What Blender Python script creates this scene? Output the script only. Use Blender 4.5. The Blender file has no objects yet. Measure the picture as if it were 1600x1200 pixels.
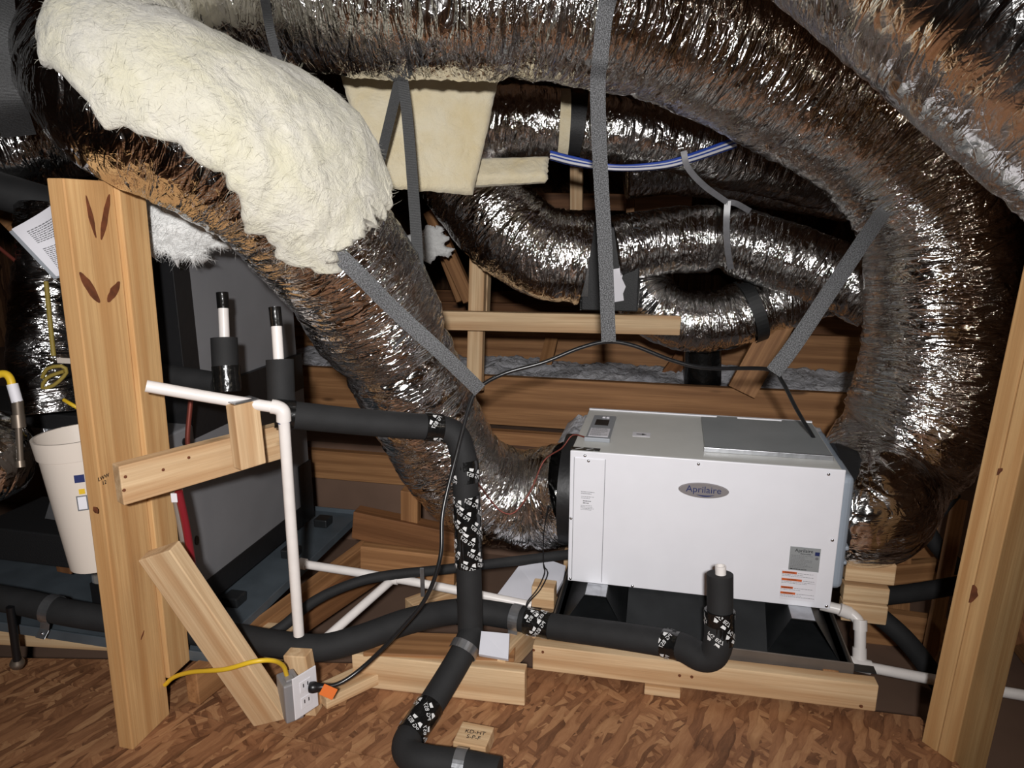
import bpy, bmesh, math, random
import numpy as np
from mathutils import Vector, Matrix

random.seed(7); np.random.seed(7)
S = bpy.context.scene
COL = S.collection

# ------------------------------------------------------------------ camera
FPX = 1109.0
PITCH = math.radians(13.5)
CAMZ = 1.2
cam_d = bpy.data.cameras.new('camera'); cam = bpy.data.objects.new('camera', cam_d); COL.objects.link(cam)
cam.location = (0, 0, CAMZ); cam.rotation_euler = (math.pi/2 - PITCH, 0, 0)
cam_d.sensor_width = 36; cam_d.lens = 36*FPX/1600; cam_d.clip_start = .05; cam_d.clip_end = 60
S.camera = cam

# ------------------------------------------------------------------ world, lamp, exposure
w = bpy.data.worlds.new('attic_air'); S.world = w; w.use_nodes = True
w.node_tree.nodes['Background'].inputs[0].default_value = (.9, .85, .8, 1)
w.node_tree.nodes['Background'].inputs[1].default_value = .015
S.view_settings.view_transform = 'Standard'; S.view_settings.look = 'None'
S.view_settings.gamma = 1; S.view_settings.use_curve_mapping = False
S.view_settings.exposure = 0.22

def lamp(name, loc, power, radius, color):
    d = bpy.data.lights.new(name, 'POINT'); d.energy = power; d.shadow_soft_size = radius; d.color = color
    o = bpy.data.objects.new(name, d); COL.objects.link(o); o.location = loc
    return o
lamp('fill_lamp', (2.3, -.7, 2.2), 15, .04, (1, .88, .72))            # unseen fill lamp, added for brown reflections on the ducts' right sides
fd_ = bpy.data.lights.new('phone_flash', 'SPOT'); fd_.energy = 172; fd_.shadow_soft_size = .04; fd_.color = (1, .98, .965)
fd_.spot_size = math.radians(108); fd_.spot_blend = 1.0                  # stands in for the phone flash, set back behind the lens for even falloff
fo = bpy.data.objects.new('phone_flash', fd_); COL.objects.link(fo); fo.location = (-.02, -.32, 1.40)
fo.rotation_euler = (Vector((-.22, 1.7, .90))-Vector(fo.location)).to_track_quat('-Z', 'Y').to_euler()

# ------------------------------------------------------------------ frames
CP, SP = math.cos(PITCH), math.sin(PITCH)
FW = Vector((0, CP, -SP)); UP = Vector((0, SP, CP)); RT = Vector((1, 0, 0)); CAM = Vector((0, 0, CAMZ))
def P(px, py, d):
    return CAM + FW*d + RT*((px-800)/FPX*d) + UP*((600-py)/FPX*d)
def PZ(px, py, z):
    k = -SP + (600-py)/FPX*CP
    return P(px, py, (z-CAMZ)/k)
YAW = math.radians(-12.7)
U = Vector((math.cos(YAW), math.sin(YAW), 0)); V = Vector((-math.sin(YAW), math.cos(YAW), 0)); Z = Vector((0, 0, 1))
def G(u, v, z): return U*u + V*v + Z*z        # building grid to world

# ------------------------------------------------------------------ object helpers
WM = {}
def link(o, M=None, parent=None, label=None, cat=None, group=None, kind=None):
    COL.objects.link(o)
    M = M or Matrix.Identity(4)
    WM[o.name] = M.copy()
    if parent is not None:
        o.parent = parent; o.matrix_basis = WM[parent.name].inverted() @ M
    else:
        o.matrix_basis = M
    if label: o['label'] = label
    if cat and parent is None: o['category'] = cat
    if group: o['group'] = group
    if kind: o['kind'] = kind
    return o
def thing(name, loc, label, cat, group=None, kind=None):
    return link(bpy.data.objects.new(name, None), Matrix.Translation(loc), None, label, cat, group, kind)
def mesh(name, verts, faces, mat, M=None, smooth=False, uv=None, **k):
    me = bpy.data.meshes.new(name); me.from_pydata([tuple(v) for v in verts], [], faces); me.update()
    if smooth: me.polygons.foreach_set('use_smooth', [True]*len(me.polygons))
    if uv is not None:
        l = me.uv_layers.new(name='UVMap'); idx = np.empty(len(me.loops), np.int32); me.loops.foreach_get('vertex_index', idx)
        l.data.foreach_set('uv', np.asarray(uv, np.float32)[idx].ravel())
    if mat: me.materials.append(mat)
    return link(bpy.data.objects.new(name, me), M, **k)
def bmobj(name, bm, mat, M=None, smooth=False, **k):
    me = bpy.data.meshes.new(name); bm.to_mesh(me); bm.free()
    if smooth: me.polygons.foreach_set('use_smooth', [True]*len(me.polygons))
    if mat: me.materials.append(mat)
    return link(bpy.data.objects.new(name, me), M, **k)
def box_bm(sx, sy, sz, bevel=.002, seg=1):
    bm = bmesh.new(); bmesh.ops.create_cube(bm, size=1)
    for v in bm.verts: v.co = Vector((v.co.x*sx, v.co.y*sy, v.co.z*sz))
    if bevel: bmesh.ops.bevel(bm, geom=bm.edges[:], offset=min(bevel, .45*min(sx, sy, sz)), segments=seg, affect='EDGES', profile=.5)
    return bm
def frame(origin, x, zhint=Z):
    x = x.normalized(); y = zhint.cross(x).normalized(); z = x.cross(y)
    M = Matrix((x, y, z)).transposed().to_4x4(); M.translation = origin
    return M
def board(name, p0, p1, wy, hz, mat, up=Z, bevel=.0025, **k):
    """lumber from p0 to p1, local x along its length (the grain), wy thick, hz along the up hint"""
    M = frame((p0+p1)/2, p1-p0, up)
    return bmobj(name, box_bm((p1-p0).length, wy, hz, bevel, 2), mat, M, **k)
def boxat(name, MB, lo, hi, mat, bevel=.002, seg=2, **k):
    lo = Vector(lo); hi = Vector(hi); s = hi-lo
    return bmobj(name, box_bm(s.x, s.y, s.z, bevel, seg), mat, MB @ Matrix.Translation((lo+hi)/2), **k)

def catmull(pts, step):
    A = np.array(pts, float); n = len(A)
    E = np.vstack([2*A[0]-A[1], A, 2*A[-1]-A[-2]]); out = []
    for i in range(n-1):
        p0, p1, p2, p3 = E[i:i+4]; L = np.linalg.norm((p2-p1)[:3]); m = max(1, int(math.ceil(L/step)))
        t = np.linspace(0, 1, m, endpoint=False)[:, None]
        out.append(.5*((2*p1)+(-p0+p2)*t+(2*p0-5*p1+4*p2-p3)*t*t+(-p0+3*p1-3*p2+p3)*t**3))
    out.append(A[-1:]); return np.vstack(out)
def frames(C):
    T = np.gradient(C, axis=0); T /= np.linalg.norm(T, axis=1)[:, None]
    N = np.zeros_like(T); r = np.array([0, 0, 1.0]) if abs(T[0, 2]) < .85 else np.array([0, -1.0, 0])
    n = r - T[0]*r.dot(T[0]); N[0] = n/np.linalg.norm(n)
    for i in range(1, len(T)):
        n = N[i-1]-T[i]*N[i-1].dot(T[i]); N[i] = n/np.linalg.norm(n)
    return T, N, np.cross(T, N)
def grid_faces(nr, nc, wrap=True):
    f = []; m = nc if wrap else nc-1
    for i in range(nr-1):
        for j in range(m):
            a = i*nc+j; b = i*nc+(j+1) % nc; f.append((a, b, b+nc, a+nc))
    return f
def vec4(seq, r):
    out = []
    for q in seq:
        if isinstance(q, tuple) and len(q) == 2 and isinstance(q[0], Vector): out.append((*q[0], q[1]))
        else: out.append((*q, r))
    return out
def tube(name, pts, r, mat, seg=16, step=.02, caps=True, hollow=0, **k):
    C4 = catmull(vec4(pts, r), step); C = C4[:, :3]; R = C4[:, 3]
    T, N, B = frames(C); a = np.linspace(0, 2*math.pi, seg, endpoint=False)
    X = C[:, None, :] + R[:, None, None]*(N[:, None, :]*np.cos(a)[None, :, None] + B[:, None, :]*np.sin(a)[None, :, None])
    O = C[0]; nr = len(C); V_ = X.reshape(-1, 3)-O; F = grid_faces(nr, seg)
    s = np.concatenate([[0], np.cumsum(np.linalg.norm(np.diff(C, axis=0), axis=1))])
    uv = np.stack(np.broadcast_arrays(s[:, None], (a*r)[None, :]), -1).reshape(-1, 2)
    if hollow:
        n0 = len(V_); X2 = C[:, None, :] + (R-hollow)[:, None, None]*(N[:, None, :]*np.cos(a)[None, :, None] + B[:, None, :]*np.sin(a)[None, :, None])
        V_ = np.vstack([V_, X2.reshape(-1, 3)-O]); uv = np.vstack([uv, uv])
        F += [(a_+n0, d_+n0, c_+n0, b_+n0) for a_, b_, c_, d_ in grid_faces(nr, seg)]
        for j in range(seg):
            j2 = (j+1) % seg; e = (nr-1)*seg
            F.append((j, n0+j, n0+j2, j2)); F.append((e+j, e+j2, n0+e+j2, n0+e+j))
    elif caps:
        F.append(tuple(range(seg))[::-1]); F.append(tuple(range((nr-1)*seg, nr*seg)))
    o = mesh(name, V_, F, mat, Matrix.Translation(O), True, uv, **k)
    if hollow or caps:
        m = o.modifiers.new('edges', 'EDGE_SPLIT'); m.split_angle = math.radians(50)
    return o

def hsh(ix, iy, seed):
    h = np.sin(ix*127.1+iy*311.7+seed*74.7)*43758.5453
    return h-np.floor(h)
def vnoise(x, y, seed=0, py=0):
    x = np.asarray(x, float); y = np.asarray(y, float)
    ix = np.floor(x); iy = np.floor(y); fx = x-ix; fy = y-iy; fx = fx*fx*(3-2*fx); fy = fy*fy*(3-2*fy)
    iy1 = iy+1
    if py: iy = iy % py; iy1 = iy1 % py
    return (hsh(ix, iy, seed)*(1-fx)+hsh(ix+1, iy, seed)*fx)*(1-fy)+(hsh(ix, iy1, seed)*(1-fx)+hsh(ix+1, iy1, seed)*fx)*fy

def duct(name, pts, r, mat, seed=0, step=.0045, seg=128, amp=1.0, caps=False, pinch=(), **k):
    """foil jacket flexible duct: crumpled rings round the circumference, soft sag, pinches where straps bite"""
    C4 = catmull(vec4(pts, r), step); C = C4[:, :3]; R = C4[:, 3]
    T, N, B = frames(C); mid = len(C)//2; aw = C[mid]-np.array(CAM); a0_ = math.atan2(aw@B[mid], aw@N[mid]); seg += 1; a = np.linspace(0, 2*math.pi, seg)
    s = np.concatenate([[0], np.cumsum(np.linalg.norm(np.diff(C, axis=0), axis=1))])
    SS, AA = np.meshgrid(s, a/(2*math.pi), indexing='ij')
    warp = (vnoise(SS*9, AA*8, seed+1, 8)-.5)*.035
    rid = 1-np.abs(2*vnoise((SS+warp)*42, AA*6, seed+2, 6)-1)
    rid2 = 1-np.abs(2*vnoise((SS-warp*1.4)*78, AA*14, seed+3, 14)-1)
    big = vnoise(SS*7, AA*5, seed+4, 5)-.5
    cr = 1-np.abs(2*vnoise(SS*30+AA*9, AA*26, seed+5, 26)-1)
    D = amp*(.0065*(rid-.5)+.0034*(rid2-.5)+.014*big+.0028*(cr-.5))
    for sp, wd, dp in pinch: D -= dp*np.exp(-((SS-sp*s[-1])/wd)**2)
    RR = R[:, None]+D
    X = C[:, None, :] + RR[..., None]*(N[:, None, :]*np.cos(a+a0_)[None, :, None] + B[:, None, :]*np.sin(a+a0_)[None, :, None])
    O = C[0]; nr = len(C)
    uv = np.stack([SS, AA*2*math.pi*r], -1).reshape(-1, 2)
    F = grid_faces(nr, seg, False)
    if caps: F.append(tuple(range(seg))[::-1]); F.append(tuple(range((nr-1)*seg, nr*seg)))
    return mesh(name, X.reshape(-1, 3)-O, F, mat, Matrix.Translation(O), True, uv, **k)

def ribbon(name, pts, width, mat, thick=.0025, step=.015, side=None, fold=.0, **k):
    """flat webbing strap; side = width direction hint (default: broad side towards the lamp side of the room)"""
    pts = [(*q[0], *q[1]) if isinstance(q, tuple) else ((*q, *side) if side is not None else (*q, 0, 0, 0)) for q in pts]
    C6 = catmull(pts, step); C = C6[:, :3]; T = np.gradient(C, axis=0); T /= np.linalg.norm(T, axis=1)[:, None]
    W = C6[:, 3:].copy()
    if np.abs(W).max() < 1e-6:
        vd = C-np.array(CAM); W = np.cross(T, vd)
    W -= T*(W*T).sum(1)[:, None]; W /= np.linalg.norm(W, axis=1)[:, None]
    Nn = np.cross(W, T); s = np.concatenate([[0], np.cumsum(np.linalg.norm(np.diff(C, axis=0), axis=1))])
    prof = np.linspace(-.5, .5, 7); V_ = []; uv = []
    for sgn in (1, -1):
        for q in (prof if sgn > 0 else prof[::-1]):
            cup = fold*(abs(q)*2)**2*width
            V_.append(C+W*(q*width)+Nn*(sgn*thick/2+cup)); uv.append(np.stack([s, np.full_like(s, q*width)], -1))
    X = np.stack(V_, 1); uv = np.stack(uv, 1).reshape(-1, 2); nc = X.shape[1]; nr = len(C); O = C[0]
    F = grid_faces(nr, nc)+[tuple(range(nc))[::-1], tuple(range((nr-1)*nc, nr*nc))]
    o = mesh(name, X.reshape(-1, 3)-O, F, mat, Matrix.Translation(O), True, uv, **k)
    m = o.modifiers.new('edges', 'EDGE_SPLIT'); m.split_angle = math.radians(50)
    return o

_txt = {}
def text_mesh(s, size, extrude=0.0):
    key = (s, size, extrude)
    if key in _txt: return _txt[key]
    c = bpy.data.curves.new('lettering', 'FONT'); c.body = s; c.size = size; c.align_x = 'CENTER'; c.align_y = 'CENTER'; c.resolution_u = 3; c.extrude = extrude
    o = bpy.data.objects.new('lettering', c); COL.objects.link(o); bpy.context.view_layer.update()
    me = bpy.data.meshes.new_from_object(o); vs = [tuple(v.co) for v in me.vertices]; fs = [tuple(p.vertices) for p in me.polygons]
    bpy.data.objects.remove(o); bpy.data.curves.remove(c); bpy.data.meshes.remove(me)
    _txt[key] = (vs, fs); return _txt[key]
def lettering(name, s, size, M, mat, **k):
    vs, fs = text_mesh(s, size, .0002); return mesh(name, vs, fs, mat, M, **k)

# ------------------------------------------------------------------ materials
def srgb(r, g, b):
    f = lambda c: c/12.92 if c <= .04045 else ((c+.055)/1.055)**2.4
    return (f(r/255), f(g/255), f(b/255), 1)
class NT:
    def __init__(self, name):
        self.m = bpy.data.materials.new(name); self.m.use_nodes = True; self.t = self.m.node_tree
        self.b = self.t.nodes['Principled BSDF']
    def n(self, kind, **k):
        x = self.t.nodes.new(kind)
        for a, b in k.items():
            if a.startswith('i_'): x.inputs[a[2:].replace('_', ' ')].default_value = b
            else: setattr(x, a, b)
        return x
    def l(self, a, b): self.t.links.new(a, b)
    def ramp(self, src, *stops, interp='LINEAR'):
        r = self.n('ShaderNodeValToRGB'); r.color_ramp.interpolation = interp; e = r.color_ramp.elements
        while len(e) < len(stops): e.new(.5)
        for x, (p, c) in zip(e, stops): x.position = p; x.color = c if len(c) == 4 else (*c, 1)
        self.l(src, r.inputs[0]); return r.outputs[0]
    def mix(self, f, a, b, mode='MIX'):
        x = self.n('ShaderNodeMix', data_type='RGBA', blend_type=mode)
        for s, q in ((0, f), (6, a), (7, b)):
            if hasattr(q, 'links'): self.l(q, x.inputs[s])
            else: x.inputs[s].default_value = q
        return x.outputs[2]
    def math(self, op, a, b=None, c=None):
        x = self.n('ShaderNodeMath', operation=op)
        for s, q in enumerate((a, b, c)):
            if q is None: continue
            if hasattr(q, 'links'): self.l(q, x.inputs[s])
            else: x.inputs[s].default_value = q
        return x.outputs[0]
    def coords(self, out='Object', scale=(1, 1, 1), rot=(0, 0, 0), rand=False):
        tc = self.n('ShaderNodeTexCoord'); src = tc.outputs[out]
        if rand:
            oi = self.n('ShaderNodeObjectInfo'); a = self.n('ShaderNodeVectorMath', operation='MULTIPLY_ADD')
            cx = self.n('ShaderNodeCombineXYZ')
            self.l(self.math('MULTIPLY', oi.outputs['Random'], 13.7), cx.inputs[0]); self.l(self.math('MULTIPLY', oi.outputs['Random'], .31), cx.inputs[1]); self.l(self.math('MULTIPLY', oi.outputs['Random'], .17), cx.inputs[2])
            v = self.n('ShaderNodeVectorMath', operation='ADD'); self.l(src, v.inputs[0]); self.l(cx.outputs[0], v.inputs[1]); src = v.outputs[0]
        mp = self.n('ShaderNodeMapping'); mp.inputs['Scale'].default_value = scale; mp.inputs['Rotation'].default_value = rot
        self.l(src, mp.inputs[0]); return mp.outputs[0]
    def noise(self, vec, scale, detail=3, rough=.5, dist=0):
        x = self.n('ShaderNodeTexNoise'); x.inputs['Scale'].default_value = scale; x.inputs['Detail'].default_value = detail
        x.inputs['Roughness'].default_value = rough; x.inputs['Distortion'].default_value = dist; self.l(vec, x.inputs['Vector']); return x.outputs[0]
    def bump(self, h, strength, dist, prev=None):
        x = self.n('ShaderNodeBump'); x.inputs['Strength'].default_value = strength; x.inputs['Distance'].default_value = dist
        self.l(h, x.inputs['Height'])
        if prev: self.l(prev, x.inputs['Normal'])
        return x.outputs[0]
    def set(self, **k):
        for a, q in k.items():
            i = self.b.inputs[a.replace('_', ' ')]
            if hasattr(q, 'links'): self.l(q, i)
            else: i.default_value = q
        return self.m

def plain(name, col, rough=.5, metal=0, bump=0, bscale=200, spec=.5, var=.0, vscale=12):
    n = NT(name); c = n.coords('Object')
    base = col
    if var:
        base = n.mix(n.ramp(n.noise(c, vscale, 4), (.35, (0, 0, 0)), (.7, (1, 1, 1))), col, tuple(x*(1-var) for x in col[:3])+(1,))
    n.set(Base_Color=base, Roughness=rough, Metallic=metal, Specular_IOR_Level=spec)
    if bump: n.set(Normal=n.bump(n.noise(c, bscale, 2), 1, bump))
    return n.m

def wood(name, light, dark, rough=.6, knots=True, ring=7, grain=.5):
    n = NT(name)
    c = n.coords('Object', (.055, 1, 1), rand=True)
    wv = n.n('ShaderNodeTexWave', wave_type='RINGS', rings_direction='X'); n.l(c, wv.inputs['Vector'])
    wv.inputs['Scale'].default_value = ring; wv.inputs['Distortion'].default_value = 6; wv.inputs['Detail'].default_value = 2; wv.inputs['Detail Scale'].default_value = 1.1
    g = n.coords('Object', (2.2, 110, 110), rand=True); fine = n.noise(g, 2.0, 5, .65)
    g2 = n.coords('Object', (1.1, 34, 34), rand=True); band = n.noise(g2, 2.0, 3, .55, .3)
    col = n.mix(n.math('MULTIPLY', n.ramp(wv.outputs[1], (.5, (0, 0, 0)), (.97, (1, 1, 1))), .55), light, dark)
    col = n.mix(n.math('MULTIPLY', n.ramp(band, (.42, (0, 0, 0)), (.68, (1, 1, 1))), grain), col, dark)
    col = n.mix(n.math('MULTIPLY', n.ramp(fine, (.42, (0, 0, 0)), (.72, (1, 1, 1))), .32), col, tuple(x*.7 for x in dark[:3])+(1,))
    blot = n.noise(n.coords('Object', (1.5, 5, 5), rand=True), 3, 3)
    col = n.mix(n.math('MULTIPLY', n.ramp(blot, (.4, (0, 0, 0)), (.72, (1, 1, 1))), .35), col, tuple(x*.66 for x in light[:3])+(1,))
    if knots:
        kc = n.coords('Object', (2.6, 9, 9), rand=True); vo = n.n('ShaderNodeTexVoronoi'); n.l(kc, vo.inputs['Vector']); vo.inputs['Scale'].default_value = 1.0; vo.inputs['Randomness'].default_value = 1
        kk = n.ramp(vo.outputs['Distance'], (.07, (1, 1, 1)), (.13, (0, 0, 0)))
        col = n.mix(n.math('MULTIPLY', kk, .8), col, tuple(x*.30 for x in dark[:3])+(1,))
    n.set(Base_Color=col, Roughness=rough, Specular_IOR_Level=.3, Normal=n.bump(fine, .4, .0012))
    return n.m

def osb(name, a, b, c_, rough=.62):
    n = NT(name); base = None; hs = None
    pal = [a, b, c_]
    for i, (ang, sx, sy, thr) in enumerate(((.25, 14, 70, 0), (1.35, 12, 62, .45), (-.55, 15, 80, .48), (.85, 11, 58, .52), (2.2, 13, 66, .58), (-1.05, 9, 50, .64))):
        cc = n.coords('Object', (1, 1, 1)); 
        dn = n.n('ShaderNodeTexNoise'); dn.inputs['Scale'].default_value = 6+i; n.l(cc, dn.inputs['Vector'])
        va = n.n('ShaderNodeVectorMath', operation='MULTIPLY_ADD'); n.l(dn.outputs['Color'], va.inputs[0]); va.inputs[1].default_value = (.035, .035, 0); n.l(cc, va.inputs[2])
        mp = n.n('ShaderNodeMapping'); mp.inputs['Rotation'].default_value = (0, 0, ang); n.l(va.outputs[0], mp.inputs[0])
        m2 = n.n('ShaderNodeMapping'); m2.inputs['Scale'].default_value = (sx, sy, 1); m2.inputs['Location'].default_value = (i*3.3, i*7.1, 0); n.l(mp.outputs[0], m2.inputs[0])
        vo = n.n('ShaderNodeTexVoronoi', voronoi_dimensions='2D'); vo.inputs['Scale'].default_value = 1; n.l(m2.outputs[0], vo.inputs['Vector'])
        sep = n.n('ShaderNodeSeparateColor'); n.l(vo.outputs['Color'], sep.inputs[0])
        fine = n.noise(m2.outputs[0], 2.2, 5, .75)
        tone = n.math('ADD', n.math('MULTIPLY_ADD', sep.outputs[0], .72, .14), n.math('MULTIPLY', n.math('SUBTRACT', fine, .5), .85))
        col = n.ramp(tone, (.02, tuple(x*.5 for x in c_[:3])), (.3, c_), (.6, b), (.95, a))
        edge = n.ramp(vo.outputs['Distance'], (.5, (1, 1, 1)), (.8, (.75, .7, .66)))
        col = n.mix(1.0, col, edge, 'MULTIPLY')
        h = n.math('MULTIPLY', sep.outputs[2], 1.0)
        if base is None: base, hs = col, h
        else:
            mk = n.math('GREATER_THAN', sep.outputs[1], thr); base = n.mix(mk, base, col)
            hm = n.n('ShaderNodeMix', data_type='FLOAT'); n.l(mk, hm.inputs[0]); n.l(hs, hm.inputs[2]); n.l(h, hm.inputs[3]); hs = hm.outputs[0]
    n.set(Base_Color=base, Roughness=rough, Specular_IOR_Level=.35, Normal=n.bump(hs, .5, .0015))
    return n.m

def foil(name, tint=(.86, .845, .83, 1), rough=.085, fine=1.0):
    """aluminised film over scrim, crinkled across the run of the duct"""
    n = NT(name)
    def ridge(sc, scale, dist):
        q = n.noise(n.coords('UV', sc), scale, 2, .5, dist); return n.math('ABSOLUTE', n.math('SUBTRACT', q, .5))
    r1 = ridge((26, 5.5, 1), 1.2, .9); r2 = ridge((62, 15, 1), 1.2, 1.1); r3 = ridge((110, 70, 1), 1.1, .8)
    vo = n.n('ShaderNodeTexVoronoi'); n.l(n.coords('UV', (70, 34, 1)), vo.inputs['Vector']); vo.inputs['Scale'].default_value = 1
    vs_ = n.n('ShaderNodeTexVoronoi', feature='DISTANCE_TO_EDGE'); n.l(n.coords('UV', (30, 30, 1), (0, 0, .8)), vs_.inputs['Vector']); vs_.inputs['Randomness'].default_value = .25; vs_.inputs['Scale'].default_value = 1
    scrim = n.ramp(vs_.outputs['Distance'], (.0, (1, 1, 1)), (.05, (0, 0, 0)))
    pt = n.ramp(n.noise(n.coords('UV', (6, 4, 1)), 1, 3, .6, .5), (.36, (.22,)*3), (.6, (1, 1, 1)))
    r2 = n.math('MULTIPLY', r2, pt); r3 = n.math('MULTIPLY', r3, pt); vd = n.math('MULTIPLY', vo.outputs['Distance'], pt)
    b = n.bump(r1, 1.0*fine, .018); b = n.bump(vd, .6*fine, .0042, b); b = n.bump(r2, 1.0*fine, .008, b); b = n.bump(r3, .7*fine, .0026, b); b = n.bump(scrim, .35*fine, .0008, b)
    rr = n.ramp(n.noise(n.coords('UV', (9, 9, 1)), 1, 3), (.3, (rough*.6,)*3), (.7, (rough*2.2,)*3))
    n.set(Base_Color=tint, Metallic=1.0, Roughness=rr, Normal=b)
    return n.m

def fibre(name, a, b, bump=.012):
    n = NT(name); c = n.coords('Object')
    big = n.noise(c, 9, 5, .6, .6); fi = n.noise(n.coords('Object', (60, 60, 60)), 2, 5, .7, 2.0); mid = n.noise(c, 38, 4, .6, 1.2)
    col = n.mix(n.ramp(big, (.35, (0, 0, 0)), (.7, (1, 1, 1))), a, b)
    sw = n.noise(n.coords('Object', (1, 1, 1)), 16, 8, .62, 2.6); nb = n.bump(mid, .35, bump); nb = n.bump(sw, .6, bump*1.3, nb); nb = n.bump(fi, .4, .003, nb)
    n.set(Base_Color=col, Roughness=.95, Specular_IOR_Level=.1, Normal=nb, Sheen_Weight=.35, Sheen_Roughness=.6)
    return n.m

def webbing(name, a, b, sc=900):
    n = NT(name); c = n.coords('UV')
    wv = n.n('ShaderNodeTexWave', wave_type='BANDS', bands_direction='X'); n.l(c, wv.inputs['Vector']); wv.inputs['Scale'].default_value = sc/6.3; wv.inputs['Distortion'].default_value = 1.5; wv.inputs['Detail'].default_value = 1
    nz = n.noise(n.coords('UV', (330, 420, 1)), 1, 2, .7)
    col = n.mix(n.ramp(nz, (.42, (0, 0, 0)), (.62, (1, 1, 1))), a, b)
    n.set(Base_Color=col, Roughness=.55, Specular_IOR_Level=.6, Normal=n.bump(n.math('ADD', wv.outputs[1], nz), .5, .0008))
    return n.m

M_ = {}
M_['foil'] = foil('foil_jacket')
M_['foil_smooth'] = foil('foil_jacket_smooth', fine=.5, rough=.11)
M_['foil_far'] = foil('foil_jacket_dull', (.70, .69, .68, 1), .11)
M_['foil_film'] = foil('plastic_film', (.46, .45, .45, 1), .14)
M_['osb'] = osb('osb_flakes', srgb(182, 138, 98), srgb(156, 110, 76), srgb(130, 88, 60))
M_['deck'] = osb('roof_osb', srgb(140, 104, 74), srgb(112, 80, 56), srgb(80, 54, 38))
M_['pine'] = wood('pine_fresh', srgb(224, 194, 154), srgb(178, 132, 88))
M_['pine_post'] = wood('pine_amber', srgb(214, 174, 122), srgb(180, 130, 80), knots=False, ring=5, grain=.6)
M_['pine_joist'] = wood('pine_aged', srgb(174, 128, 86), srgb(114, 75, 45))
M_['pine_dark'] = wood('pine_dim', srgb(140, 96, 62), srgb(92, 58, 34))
M_['knot'] = plain('knot', srgb(116, 66, 40), .55, var=.45, vscale=60)
M_['foam'] = plain('pipe_foam', srgb(38, 38, 39), .75, bump=.0004, bscale=400, spec=.35, var=.25, vscale=20)
M_['tape'] = plain('black_tape', (.006, .006, .006, 1), .22, bump=.002, bscale=60, spec=.6)
M_['mat_tape'] = plain('black_wrap', (.009, .009, .01, 1), .45, bump=.001, bscale=40)
M_['ink'] = plain('white_ink', (.78, .78, .78, 1), .5)
M_['black_ink'] = plain('black_ink', (.01, .01, .012, 1), .5)
M_['grey_ink'] = plain('grey_ink', (.16, .16, .17, 1), .6)
M_['blue_ink'] = plain('navy_ink', (.02, .03, .12, 1), .4)
M_['orange_ink'] = plain('orange_ink', srgb(205, 98, 45), .5)
M_['pvc'] = plain('white_pvc', srgb(236, 230, 226), .35, var=.06, vscale=25)
M_['pvc_print'] = plain('pvc_primer', srgb(96, 110, 150), .4)
M_['enamel'] = plain('white_enamel', srgb(236, 236, 242), .38, var=.03)
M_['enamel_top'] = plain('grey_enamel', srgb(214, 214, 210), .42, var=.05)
M_['panel_grey'] = plain('grey_plastic', srgb(150, 154, 160), .4)
M_['side_grey'] = plain('blue_grey_plastic', srgb(150, 160, 172), .5)
M_['galv'] = plain('galvanised', srgb(190, 192, 196), .32, .9, bump=.0006, bscale=60, var=.25, vscale=30)
M_['plate'] = plain('plate_metal', srgb(158, 162, 164), .42, .15, var=.12, vscale=8)
M_['badge'] = plain('badge_metal', srgb(150, 145, 146), .35, .3)
M_['steel'] = plain('screw_steel', srgb(205, 205, 208), .25, 1)
M_['stand'] = plain('dark_sheet_metal', srgb(46, 48, 50), .42, .35, bump=.0006, bscale=30, var=.35, vscale=14)
M_['pan'] = plain('drain_pan', srgb(112, 102, 94), .5, .3, var=.2)
M_['pan_blue'] = plain('secondary_pan', srgb(96, 106, 114), .5, .3, var=.3, vscale=9)
M_['cabinet'] = plain('grey_cabinet', srgb(122, 122, 125), .5, .0, var=.12, vscale=6)
M_['cabinet_light'] = plain('light_grey_metal', srgb(150, 144, 138), .5, .2, var=.12)
M_['black_plastic'] = plain('black_plastic', (.008, .008, .009, 1), .35)
M_['cord'] = plain('black_cord', (.010, .010, .011, 1), .3, spec=.6)
M_['board_black'] = plain('duct_board_black', (.012, .012, .013, 1), .6, bump=.001)
M_['paper'] = plain('paper', srgb(228, 226, 232), .6)
M_['bucket'] = plain('bucket_plastic', srgb(222, 210, 198), .4)
M_['drywall'] = plain('drywall_paper', srgb(120, 94, 78), .85, var=.25, vscale=4)
M_['drywall_white'] = plain('gypsum_white', srgb(212, 212, 220), .8, var=.06)
M_['yellow'] = plain('yellow_jacket', srgb(226, 186, 44), .45)
M_['yellow_dull'] = plain('yellow_cord', srgb(150, 130, 58), .6)
M_['brass'] = plain('brass_grey', srgb(128, 116, 104), .4, .7)
M_['copper'] = plain('copper_red', srgb(120, 60, 50), .45, .5)
M_['red_lens'] = plain('red_film', srgb(128, 30, 40), .3)
M_['outlet_box'] = plain('outlet_grey', srgb(150, 148, 150), .45, .3)
M_['outlet_plate'] = plain('outlet_white', srgb(222, 220, 224), .35)
M_['orange_tag'] = plain('orange_tag', srgb(220, 110, 40), .5)
M_['blue_wire'] = plain('blue_wire', srgb(40, 70, 160), .4)
M_['white_wire'] = plain('white_wire', srgb(205, 205, 212), .4)
M_['grey_tie'] = plain('grey_film_strap', srgb(128, 128, 132), .35, var=.2, vscale=40)
M_['wool'] = fibre('white_glass_wool', srgb(212, 208, 196), srgb(204, 199, 174))
M_['wool_y'] = fibre('cream_glass_wool', srgb(222, 212, 186), srgb(214, 198, 160), .006)
M_['wool_w'] = fibre('snow_glass_wool', srgb(244, 244, 242), srgb(226, 226, 224), .014)
M_['blown'] = fibre('blown_wool', srgb(214, 214, 220), srgb(168, 168, 176), .03)
M_['web'] = webbing('nylon_webbing', srgb(34, 35, 36), srgb(120, 121, 124))
M_['web_black'] = webbing('black_webbing', srgb(22, 22, 23), srgb(46, 47, 48))

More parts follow.
